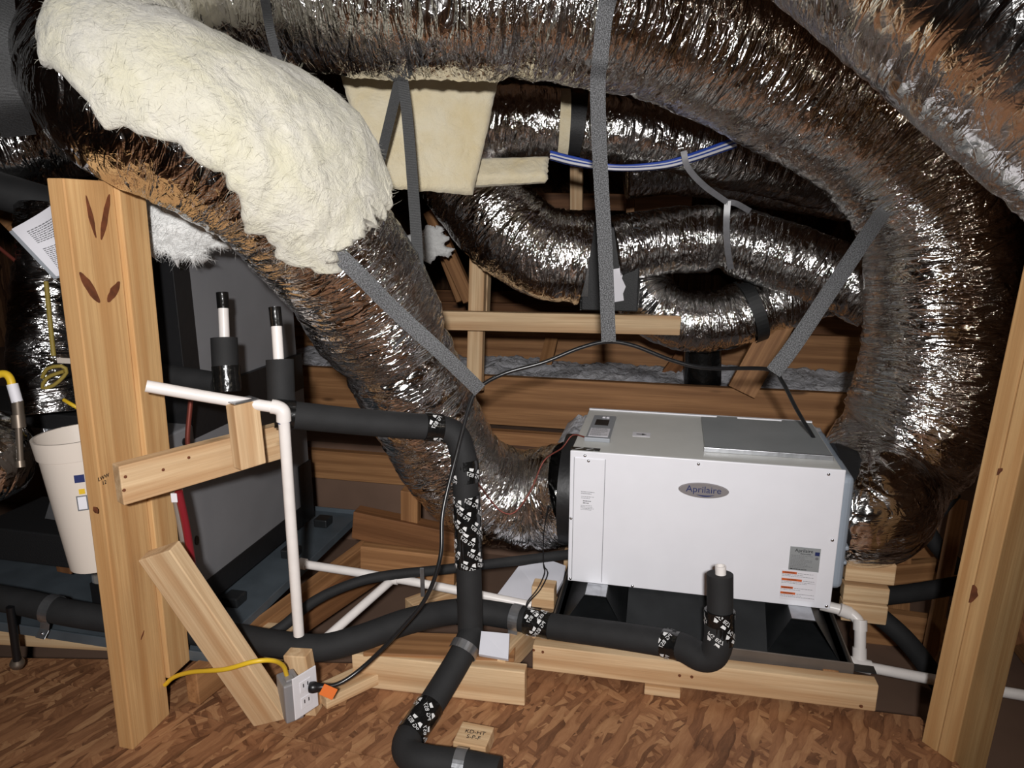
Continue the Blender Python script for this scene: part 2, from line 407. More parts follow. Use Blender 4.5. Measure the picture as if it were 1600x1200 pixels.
# ================================================================== THE SETTING
def prism(name, poly, z0, z1, mat, **k):
    n = len(poly); vs = [(x, y, z0) for x, y in poly]+[(x, y, z1) for x, y in poly]
    fs = [tuple(range(n))[::-1], tuple(range(n, 2*n))]+[(i, (i+1) % n, n+(i+1) % n, n+i) for i in range(n)]
    return mesh(name, vs, fs, mat, **k)
def gxy(u, v): q = G(u, v, 0); return (q.x, q.y)

fl = thing('floor', (0, 0, 0), 'oriented strand board decking laid in panels on the attic joists', 'floor', kind='structure')
fl.pop('category', None)
prism('osb_panel', [(-1.45, 1.716), (-1.45, 1.74), (-.62, 1.72), (.02, 1.70), (1.0, 1.50), (1.0, .980)], -.012, .0006, M_['osb'], parent=fl)
prism('osb_panel', [(-3.2, 1.98), (-1.453, 1.74), (-1.453, 1.711), (1.0, .975), (1.0, .25), (-3.2, .25)], -.012, -.0004, M_['osb'], parent=fl)
prism('osb_panel', [(-3.2, .245), (1.0, .245), (1.0, -2.4), (-3.2, -2.4)], -.012, 0, M_['osb'], parent=fl)
prism('osb_panel', [(1.004, -.2), (2.6, -.2), (2.6, -2.4), (1.004, -2.4)], -.012, 0, M_['osb'], parent=fl)

link(bpy.data.objects.new('ceiling_joists', None), None, None, 'rough framing joists running under the decking', None, None, 'structure')
cj = bpy.data.objects['ceiling_joists']
for vv in (1.38, .78, .18, -.42, -1.0):
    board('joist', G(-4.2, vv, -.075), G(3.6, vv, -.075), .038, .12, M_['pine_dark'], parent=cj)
for uu in (1.12, 1.75):
    board('joist', G(uu, 1.42, -.075), G(uu, 2.55, -.075), .038, .12, M_['pine_joist'], parent=cj)
prism('wall_ceiling_board', [gxy(-4.6, -3.6), gxy(4.6, -3.6), gxy(4.6, 2.56), gxy(-4.6, 2.56)], -.155, -.14, M_['drywall'], kind='structure', label='brown paper face of the ceiling board below the joists')
prism('wall_raised_ceiling_board', [gxy(-4.6, 2.56), gxy(4.6, 2.56), gxy(4.6, 7.2), gxy(-4.6, 7.2)], .27, .285, M_['drywall'], kind='structure', label='raised ceiling board behind the unit under loose insulation')
prism('wall_riser', [gxy(-4.6, 2.55), gxy(4.6, 2.55), gxy(4.6, 2.56), gxy(-4.6, 2.56)], -.14, .285, M_['drywall'], kind='structure', label='low brown riser up to the raised ceiling behind the unit')

# roof and gable walls (dark, far away, but they show in the foil)
RIDGE = (1.3, 3.5)
def slope(v0, z0, v1, z1, name, lab, n):
    vs = [G(-4.6, v0, z0), G(4.6, v0, z0), G(4.6, v1, z1), G(-4.6, v1, z1)]
    up = Vector((0, 0, .015)); vs += [q+up for q in vs]
    fs = [(0, 1, 2, 3), (7, 6, 5, 4), (0, 4, 5, 1), (1, 5, 6, 2), (2, 6, 7, 3), (3, 7, 4, 0)]
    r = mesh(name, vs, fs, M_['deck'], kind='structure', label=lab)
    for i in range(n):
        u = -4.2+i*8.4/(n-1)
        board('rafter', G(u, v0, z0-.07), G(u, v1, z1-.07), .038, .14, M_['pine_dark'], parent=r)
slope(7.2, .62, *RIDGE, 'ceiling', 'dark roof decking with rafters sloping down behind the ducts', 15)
slope(-3.6, .9, *RIDGE, 'ceiling_near_slope', 'dark roof decking with rafters sloping down behind the photographer', 15)
for sgn, nm in ((-1, 'wall_left'), (1, 'wall_right')):
    poly = [(-3.6, -.155), (7.2, -.155), (7.2, .62), RIDGE, (-3.6, .9)]
    vs = [G(sgn*4.6, v, z) for v, z in poly]+[G(sgn*4.62, v, z) for v, z in poly]; n = len(poly)
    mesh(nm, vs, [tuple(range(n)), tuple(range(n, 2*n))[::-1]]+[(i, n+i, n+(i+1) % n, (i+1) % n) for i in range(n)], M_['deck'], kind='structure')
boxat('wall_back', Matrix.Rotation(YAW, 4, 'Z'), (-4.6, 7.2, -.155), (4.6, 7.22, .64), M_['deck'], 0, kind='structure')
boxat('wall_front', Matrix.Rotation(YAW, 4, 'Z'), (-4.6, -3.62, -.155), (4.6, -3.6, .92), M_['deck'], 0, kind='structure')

# raised joists behind the unit
def uv_(p): return (p.dot(U), p.dot(V))
jr = thing('raised_joists', G(0, 2.9, .28), 'deep ceiling joists crossing behind the white unit', None, kind='structure')
board('joist', G(-2.2, 2.89, .415), G(1.10, 2.89, .415), .038, .215, M_['pine_joist'], parent=jr)
board('joist', G(-2.2, 2.70, .31), G(.55, 2.70, .31), .038, .06, M_['pine_joist'], parent=jr)
board('joist', G(-2.4, 3.52, .53), G(1.35, 3.52, .53), .038, .235, M_['pine_joist'], parent=jr)
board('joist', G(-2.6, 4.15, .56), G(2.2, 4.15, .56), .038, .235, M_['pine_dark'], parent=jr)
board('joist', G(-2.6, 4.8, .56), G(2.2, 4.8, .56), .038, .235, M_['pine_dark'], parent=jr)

def heap(name, u0, u1, v0, v1, z0, amp, res, seed, lab):
    nu = max(4, int((u1-u0)/res)); nv = max(4, int((v1-v0)/res)); UU, VV = np.meshgrid(np.linspace(u0, u1, nu), np.linspace(v0, v1, nv), indexing='ij')
    h = vnoise(UU*9, VV*9, seed)*.5+vnoise(UU*24, VV*24, seed+1)*.3+vnoise(UU*62, VV*62, seed+2)*.28
    e = np.minimum(1, np.minimum(np.minimum(UU-u0, u1-UU), np.minimum(VV-v0, v1-VV))/.05)
    ZZ = z0+amp*h*e
    X = UU[..., None]*np.array(U)+VV[..., None]*np.array(V); X[..., 2] = ZZ
    F = grid_faces(nu, nv, False)
    return mesh(name, X.reshape(-1, 3), F, M_['blown'], None, True, label=lab, cat='insulation', kind='stuff')
heap('blown_insulation', -2.0, 1.6, 2.925, 3.49, .455, .07, .012, 3, 'loose white blown insulation lying between the two joists behind the unit')
heap('blown_insulation', -2.3, 2.2, 3.56, 4.12, .46, .06, .03, 5, 'loose grey blown insulation lying behind the farther joist')
heap('blown_insulation', -.40, .62, 2.50, 2.85, .345, .085, .010, 7, 'loose white blown insulation heaped in front of the near joist')

# ================================================================== LUMBER
# left post: two boards nailed together
b0 = PZ(186, 1168, 0)
post_base = Vector((b0.x, b0.y, 0))
lp = thing('stud_post', post_base, 'amber two board stud post with dark knots under the foil duct', 'post')
lean = Vector((.026, .0, 0))
tp = Vector((0, 0, 1.265))
def along(base, du, dv): return base+U*du+V*dv
a0 = along(post_base, .019, .062)
board('front_board', a0, a0+tp+lean, .125, .038, M_['pine_post'], up=U, parent=lp)
a1 = along(post_base, .025, .164)+Z*.10
board('back_board', a1, a1+Vector((0, 0, 1.18))+lean, .076, .050, M_['pine_post'], up=U, parent=lp)
def knot(parent, c, t, n, L, W, seed):
    t = t.normalized(); n = n.normalized(); s = n.cross(t); rnd = random.Random(seed); vs = []; m = 20
    for i in range(m):
        a = 2*math.pi*i/m; r = abs(math.cos(a))
        x = math.cos(a)*L/2; y = math.sin(a)*W/2*(1-.25*r)*(1+.18*rnd.uniform(-1, 1))
        vs.append(c+t*x+s*y+n*.0006)
    vs += [v-n*.004 for v in vs]
    fs = [tuple(range(m))]+[(i, m+i, m+(i+1) % m, (i+1) % m) for i in range(m)]
    mesh('knot', [v-c for v in vs], fs, M_['knot'], Matrix.Translation(c), parent=parent)
def on_face(px, py, p0, n):
    d = (P(px, py, 1)-CAM); t = (p0-CAM).dot(n)/d.dot(n); return CAM+d*t
ax_ = (tp+lean).normalized(); nU = (U-ax_*U.dot(ax_)).normalized(); fp = a0+nU*.0192
for i, (ax, ay, bx, by, W) in enumerate(((124, 425, 156, 473, .020), (187, 440, 168, 472, .020), (134, 305, 150, 372, .011), (171, 303, 158, 375, .016), (220, 1000, 225, 985, .004), (148, 792, 152, 802, .008))):
    q0 = on_face(ax, ay, fp, nU); q1 = on_face(bx, by, fp, nU)
    knot(lp, (q0+q1)/2, q1-q0, nU, (q1-q0).length, W, i)
c = on_face(162, 750, fp, nU)
lettering('grade_stamp', 'LWW\n12', .012, frame(c+nU*.0006, V, nU), M_['black_ink'], parent=lp)

# right post
RY = math.radians(25); U2 = Vector((math.cos(RY), math.sin(RY), 0)); V2 = Vector((-math.sin(RY), math.cos(RY), 0))
rb = PZ(1484, 1192, 0); rb.z = -.14
rp = thing('stud_post', rb, 'amber double stud post with a black knot, standing off the decking edge', 'post')
lean_r = Vector((.085, 0, 1.75))
r0 = rb+U2*.07+V2*.0185
board('stud_board', r0, r0+lean_r, .140, .037, M_['pine_post'], up=V2, parent=rp)
r1 = rb+U2*.069+V2*.0565
board('stud_board', r1, r1+lean_r, .140, .037, M_['pine_post'], up=V2, parent=rp)
ax_ = lean_r.normalized(); nR = (U2-ax_*U2.dot(ax_)).normalized(); fr = r0-nR*.0702
q0 = on_face(1507, 947, fr, nR); q1 = on_face(1527, 908, fr, nR); knot(rp, (q0+q1)/2, q1-q0, -nR, .045, .03, 41)
q0 = on_face(1545, 745, fr, nR); q1 = on_face(1570, 730, fr, nR); knot(rp, (q0+q1)/2, q1-q0, -nR, .03, .012, 42)

# bracket board nailed to the left post, and the block that carries the drain pipe
k0 = P(184, 757, 1.475); k1 = P(438, 690, 1.765); k1.z = k0.z
br = board('bracket_board', k0, k1, .034, .086, M_['pine'], label='short pine bracket board nailed across the left stud post', cat='board')
def dots(name, parent, pts, r, mat, n, h=.0012):
    for c in pts:
        M = frame(c, n.orthogonal(), n); bm = bmesh.new(); bmesh.ops.create_cone(bm, cap_ends=True, segments=10, radius1=r, radius2=r*.8, depth=h*2)
        bmobj(name, bm, mat, M, parent=parent)
nb = (k1-k0).normalized().cross(Z); nb = nb if nb.y < 0 else -nb
fb = (k0+k1)/2+nb*.017
dots('nail_head', br, [on_face(x, y, fb, nb) for x, y in ((196, 745), (194, 766), (255, 734), (295, 715))], .004, M_['knot'], nb)
kb = P(386, 678, 1.60)
bl = board('wood_block', kb+Vector((-.004, 0, .075)), kb-Vector((0, 0, .075)), .036, .062, M_['pine'], up=(k1-k0).normalized(), label='rough cut wood block holding the white drain pipe on the bracket', cat='block')
hk = kb+Vector((-.004, 0, .0785))
board('metal_clip', hk-(k1-k0).normalized()*.03, hk+(k1-k0).normalized()*.03, .040, .004, M_['galv'], parent=bl)

# leaning offcut
t0 = P(248, 860, 1.55); t1 = P(426, 1122, 1.70); t1.z = max(t1.z, .028)
dg = board('leaning_board', t0, t1, .089, .038, M_['pine'], up=Vector((-.35, -1, .35)), label='loose pine offcut leaning from the decking towards the left post', cat='board')

# lumber at the edge of the decking
def lum(name, p0, p1, wy, hz, lab, mat='pine_joist', up=Z): return board(name, p0, p1, wy, hz, M_[mat], up=up, label=lab, cat='lumber')
lum('edge_board', Vector((-1.62, 1.83, .048)), Vector((-.60, 1.74, .048)), .038, .094, 'long board on edge behind the left stud post, under the clamped pipe', 'pine')
lum('edge_board', PZ(555, 1040, .05), PZ(822, 1078, .05)+Vector((0, .02, 0)), .038, .095, 'board on edge behind the round floor pipe clamp', 'pine')
lum('flat_board', PZ(570, 1012, .1)+V*.02, PZ(800, 1028, .1)+V*.04, .10, .012, 'flat sheathing strip lying on the edge board under the thick pipe', 'pine_joist')
for q, (x0, y0, x1, y1, z, ww, hh, mt, lab) in enumerate((
    (300, 1075, 590, 850, .06, .038, .089, 'pine_joist', 'rail running under the right side of the grey drip pan'),
    (330, 1062, 650, 850, .03, .038, .075, 'pine_dark', 'second rail running beside the drip pan rail'),
    (500, 1090, 680, 1005, .03, .07, .03, 'pine', 'pale ripped board lying behind the outlet stud'))):
    lum('rail', PZ(x0, y0, z), PZ(x1, y1, z), ww, hh, lab, mt)
lum('header', P(566, 873, 2.28), P(712, 890, 2.24), .038, .105, 'short grained header behind the thin black hose')
lum('rough_timber', P(556, 815, 2.46), P(720, 850, 2.40), .06, .10, 'rough split timber under the bent foil duct', 'pine_dark')
lum('stub_post', P(642, 765, 2.38), P(642, 835, 2.44), .038, .06, 'short stub post standing on the rough timber', 'pine_joist', U)
lum('ledger', G(-1.6, 2.53, .20), G(.2, 2.53, .20), .038, .12, 'ledger fixed along the low riser', 'pine_joist')
lum('nailer', PZ(640, 950, .02), PZ(735, 915, .02), .06, .04, 'nailer carrying the metal pipe hanger', 'pine')
lum('nailer', PZ(625, 985, .0), PZ(720, 925, .0), .05, .03, 'low nailer below the metal pipe hanger', 'pine_dark')
lum('cleat', P(778, 1040, 1.80), P(826, 990, 1.98), .038, .075, 'cut end cleat beside the square of white gypsum', 'pine')
lum('cleat', P(838, 985, 1.95), P(872, 945, 2.15), .038, .05, 'pale cleat left of the metal stand', 'pine')

# behind: posts, rail and truss pieces
def cross_board(name, a, b, d0, d1, wy, hz, lab, mat='pine', up=V): return board(name, P(*a, d0), P(*b, d1), wy, hz, M_[mat], up=up, label=lab, cat='lumber')
cross_board('roof_post', (748, 375), (742, 610), 2.78, 2.80, .062, .038, 'upright pine post crossing the pale rail behind the ducts')
cross_board('roof_post', (759, 400), (756, 490), 2.84, 2.84, .038, .05, 'short pine piece sistered to the crossing post')
cross_board('cross_rail', (692, 500), (1062, 508), 2.74, 2.66, .038, .072, 'pale pine cross rail behind the hanging straps', up=Z)
cross_board('filler_strip', (912, 503), (1008, 499), 2.68, 2.66, .012, .02, 'thin chipped strip fixed on the pale cross rail', up=Z)
cross_board('roof_post', (901, 255), (901, 420), 3.3, 3.4, .058, .038, 'tall split post far behind the vertical grey strap')
cross_board('roof_post', (985, 300), (985, 420), 3.9, 4.0, .045, .038, 'slim far post right of the vertical grey strap', 'pine_joist')
cross_board('truss_web', (672, 330), (735, 470), 3.2, 3.2, .06, .038, 'sloping truss web behind the black strap', 'pine_joist')
cross_board('truss_web', (695, 400), (722, 470), 3.5, 3.5, .05, .038, 'lower stub of the truss web behind the black strap', 'pine_joist')
cross_board('truss_web', (1225, 490), (1158, 612), 2.72, 2.78, .11, .038, 'sloping truss web under the strapped duct loop', 'pine_joist')
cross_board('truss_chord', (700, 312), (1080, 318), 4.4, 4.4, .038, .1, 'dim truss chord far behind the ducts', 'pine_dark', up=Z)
cross_board('short_brace', (1005, 640), (1075, 545), 3.15, 3.3, .07, .03, 'grey dusty brace leaning beside the black boot', 'pine_dark')
cross_board('short_brace', (845, 600), (862, 530), 3.3, 3.45, .06, .03, 'short brace standing in the insulation', 'pine_joist')
cross_board('truss_plate', (10, 355), (60, 305), 2.6, 2.6, .11, .03, 'dim triangular end of a truss board behind the paper', 'pine_joist')
# right background framing
for a, b, d0, d1, ww, hh, lab in (((1395, 1000), (1400, 800), 2.45, 2.3, .09, .038, 'upright board behind the right duct elbow'),
    ((1340, 905), (1500, 890), 2.35, 2.35, .038, .09, 'horizontal board behind the curved black hose'),
    ((1330, 990), (1470, 1010), 2.3, 2.25, .038, .20, 'deep joist face behind the drain trap'),
    ((1500, 780), (1445, 1060), 2.2, 2.2, .04, .05, 'dark upright stud behind the right post'),
    ((1390, 850), (1480, 860), 2.5, 2.5, .03, .2, 'dim sheathing board behind the right duct elbow')):
    cross_board('framing_board', a, b, d0, d1, ww, hh, lab, 'pine_joist', up=(Z if hh > ww*1.2 else V))
cross_board('framing_board', (1560, 900), (1600, 1000), 1.9, 1.9, .09, .038, 'dark diagonal board beyond the right post', 'pine_dark')

# ================================================================== THE WHITE UNIT
BL = P(887, 907, 2.0); MB = Matrix.Translation(Vector((BL.x, BL.y, .195))) @ Matrix.Rotation(YAW, 4, 'Z')
BW, BD, BH = .69, .43, .385
def mb(x, y, z): return MB @ Vector((x, y, z))
du = thing('dehumidifier', mb(0, 0, 0), 'white ventilating dehumidifier cabinet with an oval badge between two foil ducts', 'dehumidifier')
boxat('cabinet', MB, (0, .004, 0), (BW-.012, BD, BH-.003), M_['enamel'], .004, parent=du)
boxat('front_panel', MB, (0, 0, 0), (BW, .006, BH), M_['enamel'], .002, parent=du)
boxat('top_panel', MB, (.002, .004, BH-.006), (BW-.008, BD, BH), M_['enamel_top'], .002, parent=du)
boxat('back_flange', MB, (.002, BD-.012, BH), (BW-.008, BD, BH+.004), M_['enamel'], .001, parent=du)
fd = boxat('filter_door', MB, (.012, -.0022, .006), (.094, .001, BH-.018), M_['enamel'], .0012, parent=du)
boxat('gap_line', MB, (.0943, -.0004, .006), (.0955, .001, BH-.018), M_['grey_ink'], 0, parent=fd)
boxat('gap_line', MB, (.0105, -.0004, .006), (.0116, .001, BH-.018), M_['grey_ink'], 0, parent=fd)
boxat('side_moulding', MB, (BW-.012, .012, .05), (BW+.028, BD-.02, BH-.02), M_['side_grey'], .018, 4, parent=du)
boxat('side_rib', MB, (BW-.010, .02, .16), (BW+.034, BD-.03, .172), M_['side_grey'], .004, parent=du)
boxat('side_rib', MB, (BW-.010, .02, .12), (BW+.033, BD-.03, .130), M_['side_grey'], .004, parent=du)
# collars
def collar(name, x0, x1, r, zc, yc, mat, parent):
    tube(name, [mb(x0, yc, zc), mb((x0+x1)/2, yc, zc), mb(x1, yc, zc)], r, mat, 48, .02, parent=parent)
collar('duct_collar', -.045, .004, .168, .185, .225, M_['mat_tape'], du)
collar('duct_collar', BW+.02, BW+.085, .172, .205, .225, M_['mat_tape'], du)
# badge
bm = bmesh.new(); bmesh.ops.create_cone(bm, cap_ends=True, segments=56, radius1=.5, radius2=.47, depth=1)
for v in bm.verts: v.co = Vector((v.co.x*.128, v.co.y*.042, v.co.z*.004))
MF = MB @ Matrix.Rotation(math.pi/2, 4, 'X')                   # front plane: local x right, local y up, z towards the viewer
bd = bmobj('badge', bm, M_['badge'], MF @ Matrix.Translation((.352, .302, .0025)), parent=du)
lettering('badge_lettering', 'Aprilaire', .0255, MF @ Matrix.Translation((.352, .305, .0052)), M_['blue_ink'], parent=bd)
vs = []; fs = []
for i in range(15):
    t = i/14; x = -.018+.046*t; y = -.0115-.004*math.sin(math.pi*t*.9)+.003*t; h = .0018*math.sin(math.pi*t)+.0002
    vs += [(x, y-h, 0), (x, y+h, 0)]
    if i: fs.append((2*i-2, 2*i, 2*i+1, 2*i-1))
mesh('badge_swoosh', vs, fs, M_['blue_ink'], MF @ Matrix.Translation((.352, .302, .0049)), parent=bd)
# labels
def fine_print(name, x0, x1, y0, rows, pitch, h, MM, mat, parent, seed):
    rnd = random.Random(seed); vs = []; fs = []
    for r in range(rows):
        x = x0; end = x1-(rnd.random()**2)*(x1-x0)*.45
        while x < end:
            L = rnd.uniform(.0015, .0065); L = min(L, end-x); y = y0-r*pitch; n = len(vs)
            vs += [(x, y-h, 0), (x+L, y-h, 0), (x+L, y, 0), (x, y, 0)]; fs.append((n, n+1, n+2, n+3)); x += L+.0012
    mesh(name, vs, fs, mat, MM, parent=parent)
lab_f = lambda z: MF @ Matrix.Translation((0, 0, z))
rl = boxat('rating_label', MB, (.578, -.0008, .102), (.652, .0004, .168), M_['plate'], 0, parent=du, label='silver rating label with fine print')
lettering('label_heading', 'Aprilaire', .0125, MF @ Matrix.Translation((.612, .1585, .0012)), M_['black_ink'], parent=rl)
lettering('label_heading', 'Dehumidifier', .005, MF @ Matrix.Translation((.617, .150, .0012)), M_['black_ink'], parent=rl)
fine_print('fine_print', .582, .636, .145, 9, .0042, .0012, lab_f(.0011), M_['grey_ink'], rl, 1)
fine_print('fine_print', .582, .650, .107, 1, .004, .0022, lab_f(.0011), M_['black_ink'], rl, 2)
boxat('energy_mark', MB, (.639, -.0014, .148), (.650, -.0008, .158), M_['blue_ink'], 0, parent=rl)
bm = bmesh.new(); bmesh.ops.create_circle(bm, cap_ends=True, segments=20, radius=.004); bmobj('listing_mark', bm, M_['grey_ink'], MF @ Matrix.Translation((.6445, .140, .0012)), parent=rl)
wl = boxat('warning_label', MB, (.562, -.0008, .016), (.650, .0004, .101), M_['paper'], 0, parent=du, label='white warning label with orange bars')
for i, (y, L, s) in enumerate(((.097, .036, 'WARNING'), (.077, .050, 'CAUTION'), (.054, .030, 'WARNING'), (.038, .037, 'CAUTION'))):
    hb = boxat('orange_bar', MB, (.564, -.0014, y-.006), (.564+L, -.0007, y), M_['orange_ink'], 0, parent=wl)
    lettering('bar_word', s, .0052, MF @ Matrix.Translation((.564+L/2, y-.003, .0017)), M_['black_ink'], parent=wl)
    fine_print('fine_print', .567+L, .648, y-.003, 1, .004, .0012, lab_f(.0011), M_['grey_ink'], wl, 10+i)
    fine_print('fine_print', .564, .648, y-.0082, 2 if i != 2 else 1, .0040, .0011, lab_f(.0011), M_['grey_ink'], wl, 20+i)
fine_print('filter_notice', .032, .068, .272, 2, .005, .0018, lab_f(.0026), M_['grey_ink'], fd, 31)
fine_print('filter_notice', .033, .067, .258, 2, .0045, .0013, lab_f(.0026), M_['grey_ink'], fd, 32)
fine_print('filter_notice', .038, .064, .246, 2, .006, .0026, lab_f(.0026), M_['grey_ink'], fd, 33)
fine_print('filter_notice', .032, .068, .232, 4, .004, .0012, lab_f(.0026), M_['grey_ink'], fd, 34)
def screw(x, y):
    M = MF @ Matrix.Translation((x, y, .0022)); bm = bmesh.new(); bmesh.ops.create_uvsphere(bm, u_segments=14, v_segments=8, radius=.0042)
    for v in bm.verts: v.co.z = v.co.z*.6
    bmobj('screw', bm, M_['steel'], M, True, parent=du)
for x, y in ((.040, .374), (.050, .360), (.335, .374), (.650, .372), (.006, .19), (.18, .006), (.676, .196), (.680, .010), (.008, .008)): screw(x, y)
# top: control panel, notice, hatch plate, tape
MT = MB @ Matrix.Translation((0, 0, BH))
cp = boxat('control_panel', MT, (.028, .095, 0), (.096, .335, .008), M_['panel_grey'], .002, parent=du)
boxat('screen', MT, (.040, .225, .0078), (.080, .285, .009), M_['black_plastic'], .0005, parent=cp)
boxat('legend', MT, (.034, .115, .0078), (.090, .195, .0088), M_['paper'], .0003, parent=cp)
MTt = MT @ Matrix.Translation((0, 0, .0092))
fine_print('legend_lines', .038, .086, .19, 8, .009, .003, MTt, M_['grey_ink'], cp, 40)
for x in (.056, .068): boxat('button', MT, (x, .305, .0075), (x+.009, .318, .0105), M_['paper'], .001, parent=cp)
boxat('front_lip', MT, (.026, .088, 0), (.098, .100, .012), M_['panel_grey'], .002, parent=cp)
nt = boxat('arrow_notice', MT, (.155, .165, 0), (.205, .205, .0008), M_['paper'], 0, parent=du)
mesh('arrow', [(.166, .183, 0), (.182, .183, 0), (.182, .178, 0), (.196, .186, 0), (.182, .194, 0), (.182, .189, 0), (.166, .189, 0)], [tuple(range(7))], M_['black_ink'], MT @ Matrix.Translation((0, 0, .0011)), parent=nt)
hp = boxat('hatch_plate', MT, (.352, .075, 0), (.672, .375, .012), M_['plate'], .002, parent=du)
boxat('plate_edge', MT, (.350, .068, 0), (.674, .076, .0125), M_['galv'], .001, parent=hp)
for x in (.40, .59): boxat('plate_tab', MT, (x, .37, .002), (x+.06, .392, .0115), M_['plate'], .001, parent=hp)
bt = boxat('black_tape', MT, (-.002, .008, .0002), (.078, .032, .0012), M_['tape'], .0003, parent=du)
mesh('tape_print', [(.015, .012, 0), (.034, .026, 0), (.030, .029, 0), (.010, .014, 0), (.045, .013, 0), (.062, .024, 0), (.057, .027, 0), (.040, .015, 0)], [(0, 1, 2, 3), (4, 5, 6, 7)], M_['ink'], MT @ Matrix.Translation((0, 0, .0014)), parent=bt)

# ------------------------------------------------------------------ stand, pan and skid under the unit
st = thing('equipment_stand', mb(0, 0, -.1), 'black folded sheet metal stand with open hat channels under the white unit', 'stand')
def hat(x, parent):
    y0, y1 = -.10, .43; h = .092; a, b_ = .03, .092; t = .0022
    prof = [(x-b_-.03, 0), (x-b_, 0), (x-a, h), (x+a, h), (x+b_, 0), (x+b_+.03, 0)]
    n = len(prof); vs = []
    for yy, cut in ((y0, 0), (y1, 0)):
        for (q, z) in prof: vs.append((q, yy+(.035*z/h if yy == y0 else 0), z-.0945+.002))
    vs2 = [(q, yy, z-t) for q, yy, z in vs]; m = len(vs)
    fs = [(i, i+1, n+i+1, n+i) for i in range(n-1)]+[(m+n+i, m+n+i+1, m+i+1, m+i) for i in range(n-1)]
    fs += [(m+i, m+i+1, i+1, i) for i in range(n-1)]+[(n+i, n+i+1, m+n+i+1, m+n+i) for i in range(n-1)]
    mesh('hat_channel', vs+vs2, fs, M_['stand'], MB, parent=parent)
    boxat('channel_top', MB, (x-a+.002, y0+.036, -.0005), (x+a-.002, y0+.10, .0002), M_['galv'], 0, parent=parent)
hat(.085, st); hat(.615, st)
boxat('base_sheet', MB, (-.02, -.115, -.0955), (BW+.035, .44, -.0925), M_['stand'], .001, parent=st)
mesh('web_sheet', [(.17, .01, -.004), (.53, .01, -.004), (.53, -.105, -.088), (.17, -.105, -.088), (.17, .01, -.008), (.53, .01, -.008), (.53, -.105, -.0925), (.17, -.105, -.0925)], [(0, 3, 2, 1), (4, 5, 6, 7), (0, 1, 5, 4), (2, 3, 7, 6), (1, 2, 6, 5), (3, 0, 4, 7)], M_['stand'], MB, parent=st)
for x in (.03, .20, .64): boxat('edge_screw', MB, (x, -.10, -.093), (x+.006, -.094, -.089), M_['steel'], .001, parent=st)
pn = thing('drain_pan', mb(0, 0, -.12), 'shallow grey brown drain pan lip between the stand and the wood skid', 'pan')
boxat('pan_base', MB, (-.03, -.118, -.108), (BW+.04, .45, -.104), M_['pan'], .001, parent=pn)
for a, b_ in (((-.03, -.120, -.108), (BW+.04, -.116, -.072)), ((-.03, .448, -.108), (BW+.04, .452, -.080)), ((BW+.037, -.12, -.108), (BW+.041, .45, -.080)), ((-.031, -.12, -.108), (-.027, .45, -.080))):
    boxat('pan_lip', MB, a, b_, M_['pan'], .001, parent=pn)
sk = thing('wood_skid', mb(0, 0, -.195), 'pine skid frame of two by fours carrying the white unit', 'skid')
f0 = PZ(832, 1003, .108)+V*.019; f1 = PZ(1374, 1066, .108)+V*.019
for q in (f0, f1): q.z = .062
fbm = board('front_rail', f0, f1, .038, .072, M_['pine'], parent=sk)
board('back_rail', f0+V*.54, f1+V*.54, .038, .072, M_['pine'], parent=sk)
ud = (f1-f0).normalized(); LL = (f1-f0).length
for s in (.06, LL*.55, LL-.10): board('cross_rail', f0+ud*s+V*.02, f0+ud*s+V*.52, .038, .072, M_['pine_joist'], parent=sk)
for s in (.40*LL, ): board('shim_block', f0+ud*(s-.045)-Z*.049, f0+ud*(s+.045)-Z*.049, .06, .024, M_['pine'], parent=sk)
board('shim_block', f0+ud*.02-Z*.049+V*.1, f0+ud*(LL-.1)-Z*.049+V*.1, .05, .024, M_['pine_dark'], parent=sk)
nn = -V
dots('nail_head', sk, [on_face(x, y, f0-V*.0192, V) for x, y in ((834, 1016), (848, 1019), (1062, 1056), (1081, 1058), (1346, 1104))], .004, M_['knot'], nn)
boxat('corner_bracket', MB, (BW+.035, -.115, -.0968), (BW+.095, -.085, -.0945), M_['stand'], .001, parent=sk)
for a, b_, wh in (((.745, .10, -.085), (.86, .14, -.03), 'lowest'), ((.745, .105, -.026), (.86, .145, .02), 'middle'), ((.745, .11, .03), (.87, .15, .09), 'topmost')):
    boxat('cribbing_block', MB, a, b_, M_['pine'], .003, label=wh+' pine block of the stack behind the white drain trap', cat='block', group='pine blocks stacked behind the drain trap')
boxat('cribbing_block', MB, (-.10, -.02, -.085), (-.035, .03, -.02), M_['pine'], .003, label='single pine block left of the metal stand', cat='block')

